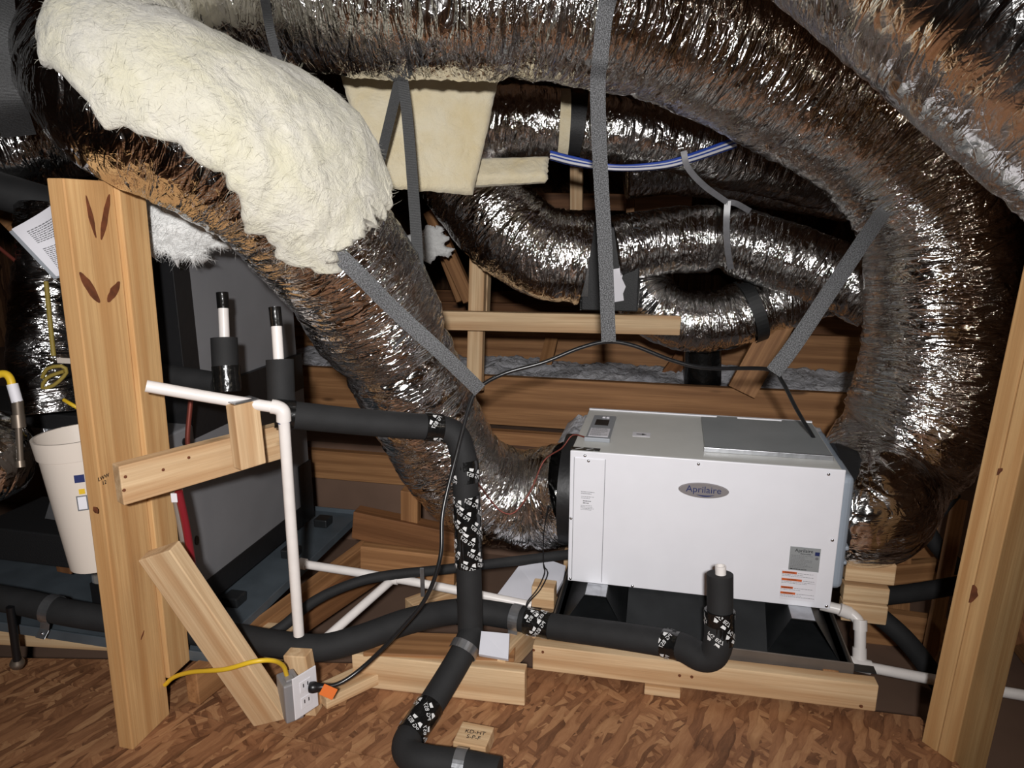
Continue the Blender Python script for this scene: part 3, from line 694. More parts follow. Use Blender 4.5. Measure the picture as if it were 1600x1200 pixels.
# ================================================================== DUCTS
D1 = [(mb(BW+.05, .225, .205), .160), (mb(BW+.12, .225, .215), .172), (P(1388, 728, 2.10), .184), (P(1432, 668, 2.08), .198), (P(1459, 560, 2.06), .198), (P(1468, 440, 2.04), .196),
      (P(1448, 330, 2.02), .186), (P(1362, 212, 2.00), .186), (P(1225, 130, 1.96), .186), (P(1080, 55, 1.88), .186), (P(900, 8, 1.78), .186), (P(700, -5, 1.72), .186), (P(510, -12, 1.72), .186), (P(380, -35, 1.76), .182), (P(280, -80, 1.86), .180), (P(220, -150, 2.0), .180)]
d1 = thing('flexible_duct', D1[0][0], 'large foil flexible duct arching overhead and dropping into the right side of the white unit', 'duct')
duct('foil_jacket', D1, .19, M_['foil'], 11, .0045, 144, parent=d1, pinch=((.655, .03, .012), (.85, .025, .012)))
D2 = [(mb(-.02, .225, .175), .150), (P(835, 778, 2.24), .158), (P(768, 772, 2.22), .155), (P(712, 728, 2.15), .150), (P(668, 655, 2.06), .150), (P(632, 580, 1.96), .150), (P(585, 490, 1.84), .165), (P(515, 385, 1.68), .165),
      (P(420, 280, 1.54), .165), (P(300, 200, 1.44), .165), (P(195, 145, 1.42), .165), (P(158, 60, 1.52), .160), (P(175, -50, 1.70), .160), (P(200, -160, 1.9), .160)]
d2 = thing('flexible_duct', D2[0][0], 'foil flexible duct under the white blanket, bending into the left side of the unit', 'duct')
duct('foil_jacket', D2, .16, M_['foil'], 23, .0045, 128, parent=d2, pinch=((.33, .02, .014),))
D3 = [P(1085, -400, 1.22), P(1230, -287, 1.16), P(1372, -175, 1.1), P(1555, -32, 1.04), P(1737, 110, 1.0), P(1950, 277, .97), P(2250, 505, .95), P(2700, 800, .95)]
d3 = thing('flexible_duct', D3[0], 'smooth foil flexible duct hanging close overhead beside the right post', 'duct')
duct('foil_jacket', D3, .2, M_['foil_smooth'], 31, .006, 110, amp=.55, parent=d3)

B1 = [P(690, 180, 2.50), P(790, 190, 2.48), P(872, 194, 2.48)]
b1 = thing('flexible_duct', B1[0], 'short foil duct run ending at a black sleeve behind the vertical strap', 'duct')
duct('foil_jacket', B1, .118, M_['foil'], 41, .006, 84, parent=b1)
tube('wool_ring', [P(872, 194, 2.48), P(888, 194.5, 2.48)], .116, M_['wool_y'], 40, .02, parent=b1)
tube('sleeve', [P(886, 194, 2.485), P(915, 196, 2.485)], .104, M_['board_black'], 40, .02, parent=b1)
B1b = [P(912, 196, 2.48), P(990, 206, 2.48), P(1070, 222, 2.52), P(1150, 245, 2.6), P(1290, 280, 2.8)]
b1b = thing('flexible_duct', B1b[0], 'foil duct running on from the black sleeve towards the right behind the blue wires', 'duct')
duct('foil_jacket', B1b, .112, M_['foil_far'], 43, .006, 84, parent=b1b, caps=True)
B1c = [P(980, 262, 2.95), P(1080, 258, 2.95), P(1180, 275, 2.95), P(1330, 300, 2.95)]
b1c = thing('flexible_duct', B1c[0], 'dim foil duct behind the blue wires and the grey tie', 'duct')
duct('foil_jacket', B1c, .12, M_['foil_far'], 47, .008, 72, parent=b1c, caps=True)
B2 = [P(690, 225, 2.62), P(735, 290, 2.6), P(785, 350, 2.58), P(845, 392, 2.58), P(915, 405, 2.58)]
b2 = thing('flexible_duct', B2[0], 'shiny foil duct elbow turning down into the black plenum box', 'duct')
duct('foil_jacket', B2, .165, M_['foil'], 53, .006, 96, parent=b2)
pl = thing('plenum_box', P(950, 490, 2.6), 'black duct board plenum box behind the vertical strap', 'plenum')
MP = frame(P(950, 418, 2.66), U); 
boxat('box_body', MP, (-.085, -.10, -.15), (.12, .14, .15), M_['board_black'], .004, parent=pl)
boxat('foil_tape_strip', MP, (-.088, -.104, -.10), (-.060, -.099, .11), M_['foil_far'], .0005, parent=pl)
boxat('corner_tape', MP, (-.09, -.103, -.15), (-.083, .1, .19), M_['tape'], .0005, parent=pl)
mesh('paper_scrap', [(0, 0, 0), (.05, .01, 0), (.046, .035, 0), (.055, .06, 0), (.04, .09, 0), (.05, .13, 0), (.0, .12, 0)], [(0, 1, 2, 3, 4, 5, 6)], M_['paper'], MP @ Matrix.Translation((.02, -.102, -.12)) @ Matrix.Rotation(math.pi/2, 4, 'X'), parent=pl)
B3 = [P(958, 392, 2.62), P(1040, 378, 2.62), P(1120, 375, 2.60), P(1200, 392, 2.56), P(1290, 425, 2.5), P(1370, 462, 2.45)]
b3 = thing('flexible_duct', B3[0], 'foil duct leaving the black plenum to the right, slung from the grey tie', 'duct')
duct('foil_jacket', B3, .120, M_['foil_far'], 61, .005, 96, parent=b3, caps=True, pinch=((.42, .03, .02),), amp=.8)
B4 = [P(1000, 420, 2.86), P(1012, 470, 2.80), P(1065, 500, 2.76), P(1135, 498, 2.74), P(1210, 470, 2.72), P(1290, 445, 2.72)]
b4 = thing('flexible_duct', B4[0], 'foil duct loop sagging under the plenum duct with a black strap', 'duct')
duct('foil_jacket', B4, .118, M_['foil'], 67, .005, 96, parent=b4, caps=True, pinch=((.72, .02, .01),), amp=.9)
def ring_strap(name, c, ax, r, wd, mat, parent=None, **k):
    ax = ax.normalized(); n = ax.orthogonal().normalized(); b_ = ax.cross(n); m = 48; vs = []; fs = []
    for i in range(m):
        a = 2*math.pi*i/m; dr = n*math.cos(a)+b_*math.sin(a); rr = r*(1+.012*math.sin(5*a))
        for q, e in ((-.5, 0), (.5, 0), (.5, .003), (-.5, .003)): vs.append(dr*(rr+e)+ax*(q*wd))
    for i in range(m):
        j = (i+1) % m
        for q in range(4): fs.append((4*i+q, 4*j+q, 4*j+(q+1) % 4, 4*i+(q+1) % 4))
    return mesh(name, vs, fs, mat, Matrix.Translation(c), parent=parent, **k)
ring_strap('strap', P(1172, 486, 2.73), P(1210, 470, 2.72)-P(1135, 498, 2.74), .122, .045, M_['web_black'], b4)
tube('duct_boot', [P(1098, 520, 2.92), P(1098, 600, 2.98)], .075, M_['tape'], 32, .02, label='black taped boot rising from the insulation into the sagging duct', cat='boot')
B6 = [P(90, 330, 1.98), P(80, 430, 1.97), P(76, 560, 1.96), P(84, 645, 1.96)]
b6 = thing('film_wrapped_duct', B6[-1], 'short upright duct wrapped in crinkled film left of the left post', 'duct')
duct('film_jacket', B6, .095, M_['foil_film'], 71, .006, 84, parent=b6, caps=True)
B7 = [P(-70, 705, 1.72), P(-20, 715, 1.74), P(20, 720, 1.80)]
b7 = thing('film_wrapped_duct', B7[0], 'rounded foil wrapped duct end below the yellow gas line', 'duct')
duct('foil_jacket', [(B7[0], .11), (B7[1], .115), (B7[2], .07), (P(32, 722, 1.81), .02)], .11, M_['foil_far'], 73, .006, 84, parent=b7, caps=True)
B8 = [P(-90, 262, 2.0), P(0, 240, 2.0), P(90, 215, 2.05), P(160, 205, 2.1)]
b8 = thing('flexible_duct', B8[0], 'dim foil duct passing behind the wide black strap', 'duct')
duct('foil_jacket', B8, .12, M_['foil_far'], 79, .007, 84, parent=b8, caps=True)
tube('insulated_line', [P(-30, 290, 1.9), P(40, 310, 1.95), P(110, 330, 2.0)], .05, M_['foam'], 24, label='dark insulated line crossing below the dim duct', cat='pipe')

# ================================================================== GLASS WOOL
def slab(name, X, thick, mat, Nrm, amp, seed, **k):
    """thick fibrous sheet: X (n,m,3) middle surface, Nrm outward, fluffy on both sides, rounded torn edge"""
    n, m = X.shape[:2]; I, J = np.meshgrid(np.linspace(0, 1, n), np.linspace(0, 1, m), indexing='ij')
    s = np.linalg.norm(X[1:, :, :]-X[:-1, :, :], axis=2).sum(0).mean(); t = np.linalg.norm(X[:, 1:]-X[:, :-1], axis=2).sum(1).mean()
    a, b_ = I*s, J*t
    e = np.clip(np.minimum(np.minimum(a, s-a), np.minimum(b_, t-b_))/.022, 0, 1); e = np.sqrt(1-(1-e)**2)
    f = (vnoise(a*14, b_*14, seed)-.5)*1.0+(vnoise(a*34, b_*34, seed+1)-.5)*.55+(vnoise(a*80, b_*80, seed+2)-.5)*.22+(vnoise(a*170, b_*170, seed+3)-.5)*.12
    th = thick*(.55+.6*vnoise(a*5, b_*5, seed+9))
    A = X+Nrm*((th*.5+amp*f)*e)[..., None]; Bk = X-Nrm*(th*.5*e)[..., None]
    V_ = np.vstack([A.reshape(-1, 3), Bk.reshape(-1, 3)]); F = grid_faces(n, m, False); q = n*m
    F += [(d+q, c+q, b2+q, a2+q) for a2, b2, c, d in grid_faces(n, m, False)]
    O = V_[0].copy()
    return mesh(name, V_-O, F, mat, Matrix.Translation(O), True, **k)
def quad_sheet(c00, c10, c11, c01, n, m, jag, seed, bend=0, bdir=None):
    u = np.linspace(0, 1, n)[:, None, None]; v = np.linspace(0, 1, m)[None, :, None]
    c00, c10, c11, c01 = (np.array(q) for q in (c00, c10, c11, c01))
    uu, vv = np.meshgrid(np.linspace(0, 1, n), np.linspace(0, 1, m), indexing='ij')
    ju = (vnoise(vv*9, uu*0, seed)-.5)*jag+(vnoise(vv*30, uu*0, seed+1)-.5)*jag*.5; jv = (vnoise(uu*9, vv*0, seed+2)-.5)*jag+(vnoise(uu*30, vv*0, seed+3)-.5)*jag*.5
    u = (uu+ju*(np.abs(uu-.5)*2)**4)[..., None]; v = (vv+jv*(np.abs(vv-.5)*2)**4)[..., None]
    X = c00*(1-u)*(1-v)+c10*u*(1-v)+c11*u*v+c01*(1-u)*v
    if bend: X = X+np.array(bdir)*(bend*np.sin(np.pi*u)*np.sin(np.pi*v*.8+.3))
    N = np.cross(c10-c00, c01-c00); N = N/np.linalg.norm(N)
    if N[1] > 0: N = -N
    return X, np.broadcast_to(N, X.shape)
X, N = quad_sheet(P(528, 100, 2.0), P(786, 100, 2.06), P(738, 306, 2.12), P(585, 292, 2.02), 110, 90, .012, 5, .004, -V)
slab('glass_wool_batt', X, .045, M_['wool_y'], N, .006, 5, label='flat cream glass wool batt hanging behind the black v strap', cat='insulation')
X, N = quad_sheet(P(728, 253, 2.22), P(858, 247, 2.24), P(854, 284, 2.20), P(728, 290, 2.18), 60, 24, .03, 8)
slab('glass_wool_batt', X, .05, M_['wool_y'], N, .006, 8, label='small cream glass wool strip jutting out beside the hanging batt', cat='insulation')

# the torn white blanket wrapped over the left duct
C4 = catmull(vec4(D2, .16), .008); C = C4[:, :3]; R = C4[:, 3]; T = np.gradient(C, axis=0); T /= np.linalg.norm(T, axis=1)[:, None]
def pix(q):
    r = q-np.array(CAM); d = r@np.array(FW); return 800+FPX*(r@np.array(RT))/d, 600-FPX*(r@np.array(UP))/d
px_, py_ = pix(C)
i0 = int(np.argmin((px_-497)**2+(py_-358)**2)); i1 = int(np.argmin((px_-172)**2+(py_+40)**2))
idx = np.linspace(i0, i1, 190); ii = idx.astype(int); fr_ = (idx-ii)[:, None]; ii2 = np.minimum(ii+1, len(C)-1)
Cc = C[ii]*(1-fr_)+C[ii2]*fr_; Tt = T[ii]; Rr = R[ii]
vc = np.array(CAM)-Cc; vc -= Tt*(vc*Tt).sum(1)[:, None]; vc /= np.linalg.norm(vc, axis=1)[:, None]
nn_ = np.cross(Tt, vc); nn_ *= np.sign((nn_@np.array([.6, 0, .8])))[:, None]
m = 110; t_ = np.linspace(0, 1, 190)
lo = np.interp(t_, [0, .06, .15, .3, .45, .6, .72, .82, .92, 1], [-.30, -.58, -.62, -.30, -.34, -.16, .12, .16, .0, -.2])+(vnoise(t_*22, t_*0, 91)-.5)*.26+(vnoise(t_*60, t_*0, 92)-.5)*.14
hi = np.interp(t_, [0, .1, .2, .35, 1], [1.3, 1.6, 1.9, 2.2, 2.4])
TT, QQ = np.meshgrid(t_, np.linspace(0, 1, m), indexing='ij')
AA = lo[:, None]+(hi-lo)[:, None]*QQ
lift = .008+.060*np.interp(TT, [0, .12, .22, .4, 1], [.35, 1, 1, .25, .1])*np.clip((QQ-.55)/.45, 0, 1)**1.5+.012*(vnoise(TT*7, QQ*5, 95)-.5)
rad = Rr[:, None]+lift
jag = (vnoise(QQ*16, QQ*0, 97)-.5)*.05+(vnoise(QQ*50, QQ*0, 98)-.5)*.03
ex = np.exp(-TT/.05)*jag
Nr = vc[:, None, :]*np.cos(AA)[..., None]+nn_[:, None, :]*np.sin(AA)[..., None]
X = Cc[:, None, :]+Nr*rad[..., None]+Tt[:, None, :]*ex[..., None]
slab('glass_wool_blanket', X, .032, M_['wool'], Nr, .009, 101, label='torn white glass wool blanket draped over the left foil duct', cat='insulation')
def fibres(obj, n, L, wd, mat, seed, lift=.35, edge=0):
    """loose glass fibres lying on and standing off a wool sheet"""
    me = obj.data; rnd = np.random.RandomState(seed); nv = len(me.vertices); co = np.empty(nv*3, np.float32); no = np.empty(nv*3, np.float32)
    me.vertices.foreach_get('co', co); me.vertices.foreach_get('normal', no); co = co.reshape(-1, 3); no = no.reshape(-1, 3)
    ids = rnd.randint(0, nv//2, n); vs = []; fs = []
    for q in ids:
        nn = no[q]; t = rnd.normal(size=3); t -= nn*t.dot(nn); t /= np.linalg.norm(t)+1e-9; b = np.cross(nn, t); l = L*rnd.uniform(.4, 1.3); p = co[q]-nn*.001; k = len(vs); bend = rnd.uniform(-.5, .5); up = rnd.uniform(.05, lift)
        for j in range(4):
            f = j/3; c = p+t*(l*f)+b*(bend*l*f*f)+nn*(l*up*f); w_ = wd*(1-.8*f)
            vs += [c-b*w_, c+b*w_]
        fs += [(k, k+1, k+3, k+2), (k+2, k+3, k+5, k+4), (k+4, k+5, k+7, k+6)]
    mesh('loose_fibres', vs, fs, mat, WM[obj.name].copy(), parent=obj, kind='stuff')
fibres(bpy.data.objects['glass_wool_blanket'], 9000, .022, .0004, M_['wool'], 1, .35)
X, N = quad_sheet(P(196, 292, 1.64), P(392, 352, 1.72), P(330, 412, 1.74), P(215, 398, 1.66), 90, 70, .28, 15, .03, -V)
slab('glass_wool_wad', X, .06, M_['wool_w'], N, .018, 15, label='snowy white glass wool wad tucked under the left duct by the post', cat='insulation')
fibres(bpy.data.objects['glass_wool_wad'], 3500, .022, .0005, M_['wool_w'], 2, .6)
X, N = quad_sheet(P(625, 365, 2.9), P(690, 352, 2.9), P(708, 400, 2.95), P(640, 412, 2.95), 40, 30, .2, 19)
slab('glass_wool_scrap', X, .04, M_['wool_w'], N, .012, 19, label='small grey wool scrap far behind the black strap', cat='insulation')

# ================================================================== STRAPS, CORD
ribbon('webbing_strap', [P(985, -60, 1.62), P(958, -20, 1.575), P(946, 20, 1.565), P(938, 90, 1.60), P(934, 140, 1.66), P(938, 260, 1.72), P(946, 400, 1.76), P(951, 534, 1.78)], .036, M_['web'], fold=.03, label='grey webbing strap hanging straight down from the overhead duct to the cord', cat='strap')
ribbon('webbing_strap', [P(506, 376, 1.49), P(560, 428, 1.55), P(620, 488, 1.63), P(690, 552, 1.70), P(750, 610, 1.77)], .036, M_['web'], fold=.03, label='grey webbing strap slanting across the left duct to the cord', cat='strap')
ribbon('webbing_strap', [P(1402, 304, 2.02), P(1384, 326, 1.93), P(1360, 360, 1.86), P(1300, 450, 1.82), P(1240, 540, 1.80), P(1208, 582, 1.80)], .040, M_['web'], fold=.05, label='grey webbing strap slanting down left from the right duct to the cord', cat='strap')
ribbon('black_strap', [P(626, 118, 1.80), P(618, 150, 1.82), P(600, 225, 1.86), P(583, 295, 1.90)], .026, M_['web_black'], label='black strap leg slanting left in front of the cream batt', cat='strap')
ribbon('black_strap', [P(628, 118, 1.79), P(636, 180, 1.79), P(645, 290, 1.78), P(652, 400, 1.76), P(650, 460, 1.74), P(630, 515, 1.72), P(590, 553, 1.74), P(545, 568, 1.82), P(505, 540, 1.92), P(480, 500, 2.0)], .028, M_['web_black'], label='long black strap looping down and under the left duct', cat='strap')
ring = D1[12]
ribbon('black_strap', [P(405, -60, 1.64), P(414, 0, 1.575), P(425, 60, 1.56), P(440, 105, 1.60), P(462, 138, 1.70)], .020, M_['web_black'], label='narrow black strap round the overhead duct beside the white blanket', cat='strap')
ribbon('black_strap', [P(-10, -40, 1.34), P(-2, 60, 1.33), P(10, 150, 1.36), P(30, 212, 1.44)], .06, M_['web_black'], label='wide black strap left of the torn white blanket', cat='strap')
cord_pts = [P(497, 1074, 1.655), P(530, 1068, 1.66), P(570, 1040, 1.68), P(620, 990, 1.68), P(665, 935, 1.68), P(688, 870, 1.68), P(692, 800, 1.70), P(712, 715, 1.73), P(735, 630, 1.77), P(752, 603, 1.78), P(790, 583, 1.79), P(850, 566, 1.79), P(905, 544, 1.79), P(948, 534, 1.79), P(990, 540, 1.79), P(1050, 563, 1.79), P(1105, 575, 1.79), P(1200, 577, 1.81), P(1222, 596, 1.85), P(1245, 640, 1.93), P(1275, 690, 1.99), P(1302, 735, 2.01), P(1311, 790, 2.02), P(1308, 850, 2.06)]
pc = thing('power_cord', cord_pts[0], 'black power cord slung from the straps, plugged into the outlet', 'cord')
tube('cable', cord_pts, .0052, M_['cord'], 10, .012, parent=pc)
tube('plug', [(P(484, 1074, 1.652), .012), (P(489, 1074, 1.652), .0135), (P(497, 1074, 1.655), .011), (P(506, 1073, 1.656), .007), (P(512, 1072, 1.657), .006)], .012, M_['black_plastic'], 14, .004, parent=pc)
bm = box_bm(.034, .002, .026, .0005); bmobj('warning_tag', bm, M_['orange_tag'], frame(P(513, 1081, 1.64), Vector((.8, .1, -.5)), Vector((.45, .35, .8))), parent=pc, label='orange tag')
# ================================================================== INSULATED PIPES
def tape_band(parent, p0, p1, r, n, seed, pr=True, name='printed_tape'):
    t = tube(name, [(p0, r), (p0*.67+p1*.33, r*1.02), (p0*.33+p1*.67, r*.995), (p1, r*1.01)], r, M_['tape'], 26, .006, parent=parent)
    if not pr: return t
    ax = (p1-p0); L = ax.length; ax.normalize(); nn = ax.orthogonal().normalized(); b2 = ax.cross(nn); rnd = random.Random(seed)
    tv, tf = text_mesh('PG 857', .0135); vs = []; fs = []
    rows = max(1, int(L/.030)); cols = 4
    for i in range(rows):
        for j in range(cols):
            s0 = (i+.5+.25*rnd.uniform(-1, 1))*L/rows; th0 = 2*math.pi*(j+.5*(i % 2)+.2*rnd.uniform(-1, 1))/cols; rot = .6+.25*rnd.uniform(-1, 1)
            cr_, sr = math.cos(rot), math.sin(rot)
            def put(x, y):
                xx = x*cr_-y*sr; yy = x*sr+y*cr_
                s = s0-yy; th = th0+xx/r
                s = min(max(s, .001), L-.001)
                return p0+ax*s+(nn*math.cos(th)+b2*math.sin(th))*(r*1.02+.0014)
            k0_ = len(vs); vs += [put(x, y-.006) for x, y, z in tv]; fs += [tuple(k0_+q for q in f) for f in tf]
            k0_ = len(vs)
            for (x, y) in ((-.018, .003), (-.006, .003), (.006, .003), (.016, .003), (.018, .009), (.006, .011), (-.006, .009), (-.012, .013)): vs.append(put(x, y))
            fs += [(k0_, k0_+1, k0_+6, k0_+7), (k0_+2, k0_+3, k0_+4, k0_+5)]
    mesh('tape_print', [v-p0 for v in vs], fs, M_['ink'], Matrix.Translation(p0), parent=t)
    return t
def clamp(parent, c, ax, r, wd, side, mat='galv'):
    """bent metal pipe strap over the pipe with a screwed foot"""
    ax = ax.normalized(); side = (side-ax*side.dot(ax)).normalized(); b2 = ax.cross(side); vs = []; path = []
    for i in range(17):
        a = -1.75+3.5*i/16; path.append(side*math.cos(a)*r+b2*math.sin(a)*r)
    e = path[-1]; path += [e-side*.012+b2*.012, e-side*.016+b2*.034]
    t = .0016
    for q in path:
        for w_ in (-.5, .5): vs.append(q+ax*(w_*wd))
    m = len(vs); vs += [v*1.0+v.normalized()*t for v in vs]; fs = []
    for i in range(len(path)-1):
        a = 2*i; fs += [(a, a+1, a+3, a+2), (m+a+2, m+a+3, m+a+1, m+a), (a, a+2, m+a+2, m+a), (a+3, a+1, m+a+1, m+a+3)]
    o = mesh('pipe_clamp', vs, fs, M_[mat], Matrix.Translation(c), parent=parent)
    bm = bmesh.new(); bmesh.ops.create_uvsphere(bm, u_segments=10, v_segments=6, radius=.004)
    bmobj('clamp_screw', bm, M_['steel'], Matrix.Translation(c+(path[-1]+path[-2])/2), True, parent=o)
    return o
RP = .0325
ip = thing('insulated_pipe', P(735, 1000, 1.86), 'tall black insulated pipe with printed tape dropping to the decking', 'pipe')
hp0, hp1 = P(452, 648, 1.66), P(662, 667, 1.77)
tube('foam_sleeve', [hp0, P(560, 659, 1.72), hp1, P(690, 669, 1.785), P(712, 680, 1.79), P(722, 705, 1.79), P(726, 735, 1.79), P(732, 880, 1.82), P(735, 985, 1.832), P(735.5, 1012, 1.832)], RP, M_['foam'], 28, .008, parent=ip)
tube('floor_sleeve', [P(738, 985, 1.830), P(722, 1021, 1.785), P(690, 1075, 1.73), P(655, 1130, 1.665), P(636, 1158, 1.61), P(638, 1178, 1.577), P(662, 1188, 1.555), P(720, 1196, 1.543), P(780, 1208, 1.522)], RP, M_['foam'], 28, .008, parent=ip)
tape_band(ip, P(664, 667, 1.768), P(690, 669, 1.784), RP*1.07, 1, 1)
tape_band(ip, P(726, 718, 1.79), P(728, 752, 1.796), RP*1.07, 1, 2)
tape_band(ip, P(729, 772, 1.80), P(733, 884, 1.823), RP*1.07, 4, 3)
tape_band(ip, P(672, 1103, 1.698), P(641, 1150, 1.628), RP*1.07, 2, 4)
clamp(ip, P(725, 1015, 1.793), P(738, 985, 1.830)-P(690, 1075, 1.73), RP+.003, .022, Vector((.2, -1, .5)))
clamp(ip, P(720, 1196, 1.543), P(780, 1208, 1.522)-P(662, 1188, 1.555), RP+.002, .024, Vector((0, -.8, .8)))
tube('taped_joint', [hp0-(hp1-hp0).normalized()*.03, hp0+(hp1-hp0).normalized()*.012], RP*1.06, M_['tape'], 24, parent=ip)

lw = thing('insulated_pipe', P(520, 1010, 1.78), 'long black insulated pipe wandering low across the framing to a capped riser', 'pipe')
low = [P(-60, 925, 1.90), P(30, 940, 1.88), P(110, 958, 1.86), P(200, 972, 1.86), P(290, 985, 1.84), P(360, 994, 1.82), P(430, 1006, 1.79), P(500, 1012, 1.78), P(560, 998, 1.80), P(640, 970, 1.86), P(720, 955, 1.93), P(790, 962, 1.93), P(860, 978, 1.88), P(960, 992, 1.80), P(1050, 1006, 1.74)]
tube('foam_sleeve', low, .0335, M_['foam'], 26, .01, parent=lw)
tube('foam_elbow', [P(1050, 1006, 1.74), P(1072, 1014, 1.715), P(1095, 1026, 1.69), P(1113, 1024, 1.675), P(1122, 1005, 1.665), P(1124, 975, 1.66)], .034, M_['foam'], 26, .006, parent=lw)
tube('foam_riser', [P(1124, 980, 1.66), P(1125, 950, 1.655), P(1125, 897, 1.645)], .0300, M_['foam'], 26, .01, parent=lw)
tube('stub_pipe', [P(1126, 910, 1.648), P(1126, 884, 1.642)], .0125, M_['pvc'], 18, .01, hollow=.003, parent=lw)
tape_band(lw, P(1124, 1003, 1.665), P(1124.5, 953, 1.655), .0335, 2, 6)
tape_band(lw, P(1036, 1004, 1.750), P(1062, 1010, 1.727), .0345, 1, 7)
tape_band(lw, P(822, 970, 1.905), P(860, 978, 1.88), .0345, 2, 8)
tape_band(lw, P(712, 956, 1.925), P(722, 955, 1.93), .0343, 1, 9)
clamp(lw, P(808, 966, 1.915), P(860, 978, 1.88)-P(790, 962, 1.93), .0355, .026, Vector((0, -.5, 1)))
clamp(lw, P(288, 985, 1.84), P(360, 994, 1.82)-P(290, 985, 1.84), .0355, .02, Vector((0, -.7, 1)))
clamp(lw, P(82, 952, 1.867), P(110, 958, 1.86)-P(30, 940, 1.88), .0355, .026, Vector((0, -.7, 1)))
# two capped stubs by the air handler
def stub(foam0, foam1, pipe1, cap1, d, lab, rf=.032, rp_=.0125):
    s = thing('capped_stub_pipe', P(*foam0, d), lab, 'pipe')
    tube('foam_sleeve', [P(*foam0, d), P(*foam1, d)], rf, M_['foam'], 26, .02, parent=s)
    tube('white_pipe', [P(*foam0, d), P(*pipe1, d)], rp_, M_['pvc'], 18, .02, parent=s)
    tube('tape_cap', [P(*pipe1, d), P((pipe1[0]+cap1[0])/2, (pipe1[1]+cap1[1])/2, d), P(*cap1, d)], rp_*1.18, M_['tape'], 18, .006, parent=s)
    return s
s1 = stub((354, 612), (350, 528), (349, 482), (347, 457), 1.78, 'black sleeved stub pipe with a taped white end above the bracket')
tape_band(s1, P(356, 612, 1.78), P(353, 572, 1.78), .034, 2, 12, False, 'gloss_tape')
s2 = stub((440, 632), (437, 562), (432, 510), (429, 480), 1.70, 'black sleeved stub pipe with a taped white end above the corner of the drain pipe')
tube('insulated_line', [P(215, 580, 1.86), P(280, 590, 1.84), P(340, 600, 1.82)], .03, M_['foam'], 24, label='dark insulated line running left from the capped stub', cat='pipe')
# thin hoses
hs = thing('black_hose', P(440, 985, 1.95), 'thin black insulated hose running behind the pipes to the white unit', 'hose')
tube('hose', [P(405, 1000, 1.90), P(440, 980, 1.92), P(490, 940, 1.98), P(545, 914, 2.03), P(600, 900, 2.05), P(700, 889, 2.08), P(800, 877, 2.12), P(890, 866, 2.15)], .0145, M_['foam'], 20, .012, parent=hs)
bm = box_bm(.012, .003, .09, .001); bmobj('pipe_hanger', bm, M_['galv'], Matrix.Translation(P(660, 910, 2.02)), parent=hs)

# ================================================================== WHITE DRAIN PIPES
pv = thing('drain_pipe', P(466, 992, 1.765), 'white plastic drain pipe with a corner elbow on the wood block', 'pipe')
tube('pipe_run', [P(228, 603, 1.50), P(330, 621, 1.56), P(432, 637, 1.615)], .0130, M_['pvc'], 20, .03, parent=pv)
tube('elbow', [P(424, 635, 1.612), P(434, 637, 1.615), P(442, 643, 1.617), P(443.5, 658, 1.622)], .0165, M_['pvc'], 22, .004, parent=pv)
tube('pipe_run', [P(443.5, 655, 1.62), P(452, 780, 1.67), P(467, 992, 1.765)], .0130, M_['pvc'], 20, .03, parent=pv)
tube('primer_ring', [P(443.7, 659, 1.622), P(443.8, 661, 1.623)], .0134, M_['pvc_print'], 20, parent=pv)
p2 = thing('drain_pipe', P(470, 880, 2.08), 'white plastic drain pipe lying low behind the thick black pipe with a branch', 'pipe')
tube('pipe_run', [P(472, 881, 2.10), P(640, 908, 2.06), P(830, 946, 2.02)], .0125, M_['pvc'], 18, .04, parent=p2)
tube('coupling', [P(468, 880, 2.10), P(478, 882, 2.098)], .0165, M_['pvc'], 18, .01, parent=p2)
tube('tee', [P(602, 903, 2.068), P(622, 906, 2.062)], .0150, M_['pvc'], 18, .01, parent=p2)
tube('branch', [P(610, 908, 2.06), P(560, 952, 1.95), P(508, 998, 1.86)], .0125, M_['pvc'], 18, .04, parent=p2)
tr = thing('drain_trap', P(1345, 1036, 1.86), 'white plastic drain trap and pipe passing behind the right post', 'pipe')
tube('pipe_run', [P(1282, 945, 1.97), P(1318, 954, 1.945), P(1334, 962, 1.93), P(1343, 975, 1.92), P(1344, 995, 1.915), P(1343, 1030, 1.91)], .0148, M_['pvc'], 20, .006, parent=tr)
for a, b_ in (((1312, 952), (1328, 958)), ((1344, 968), (1344, 985)), ((1343, 1012), (1343, 1030))): tube('coupling', [P(*a, 1.94 if a[0] < 1330 else 1.916), P(*b_, 1.934 if a[0] < 1330 else 1.912)], .0178, M_['pvc'], 20, .01, parent=tr)
tube('tee', [P(1320, 1034, 1.915), P(1360, 1043, 1.90)], .0185, M_['pvc'], 20, .02, parent=tr)
tube('pipe_run', [P(1292, 1030, 1.93), P(1360, 1043, 1.90), P(1470, 1064, 1.86), P(1620, 1090, 1.80)], .0140, M_['pvc'], 20, .04, parent=tr)
tube('insulated_pipe', [P(1352, 934, 2.05), P(1420, 927, 2.06), P(1500, 914, 2.08)], .026, M_['foam'], 24, .02, label='black insulated pipe reaching level to the right behind the right post', cat='pipe')
tube('insulated_pipe', [P(1362, 952, 2.02), P(1420, 1005, 1.99), P(1480, 1085, 1.98)], .027, M_['foam'], 24, .02, label='black insulated pipe slanting down behind the white drain trap', cat='pipe')
tube('curved_hose', [P(1296, 900, 2.10), P(1320, 870, 2.12), P(1370, 842, 2.14), P(1450, 812, 2.16), P(1490, 770, 2.18)], .022, M_['foam'], 20, .02, label='curved black hose rising under the right duct elbow', cat='hose')
tube('curved_hose', [P(1435, 800, 2.32), P(1462, 850, 2.3), P(1500, 890, 2.28)], .026, M_['foam'], 20, .02, label='short black hose dropping behind the right duct elbow', cat='hose')

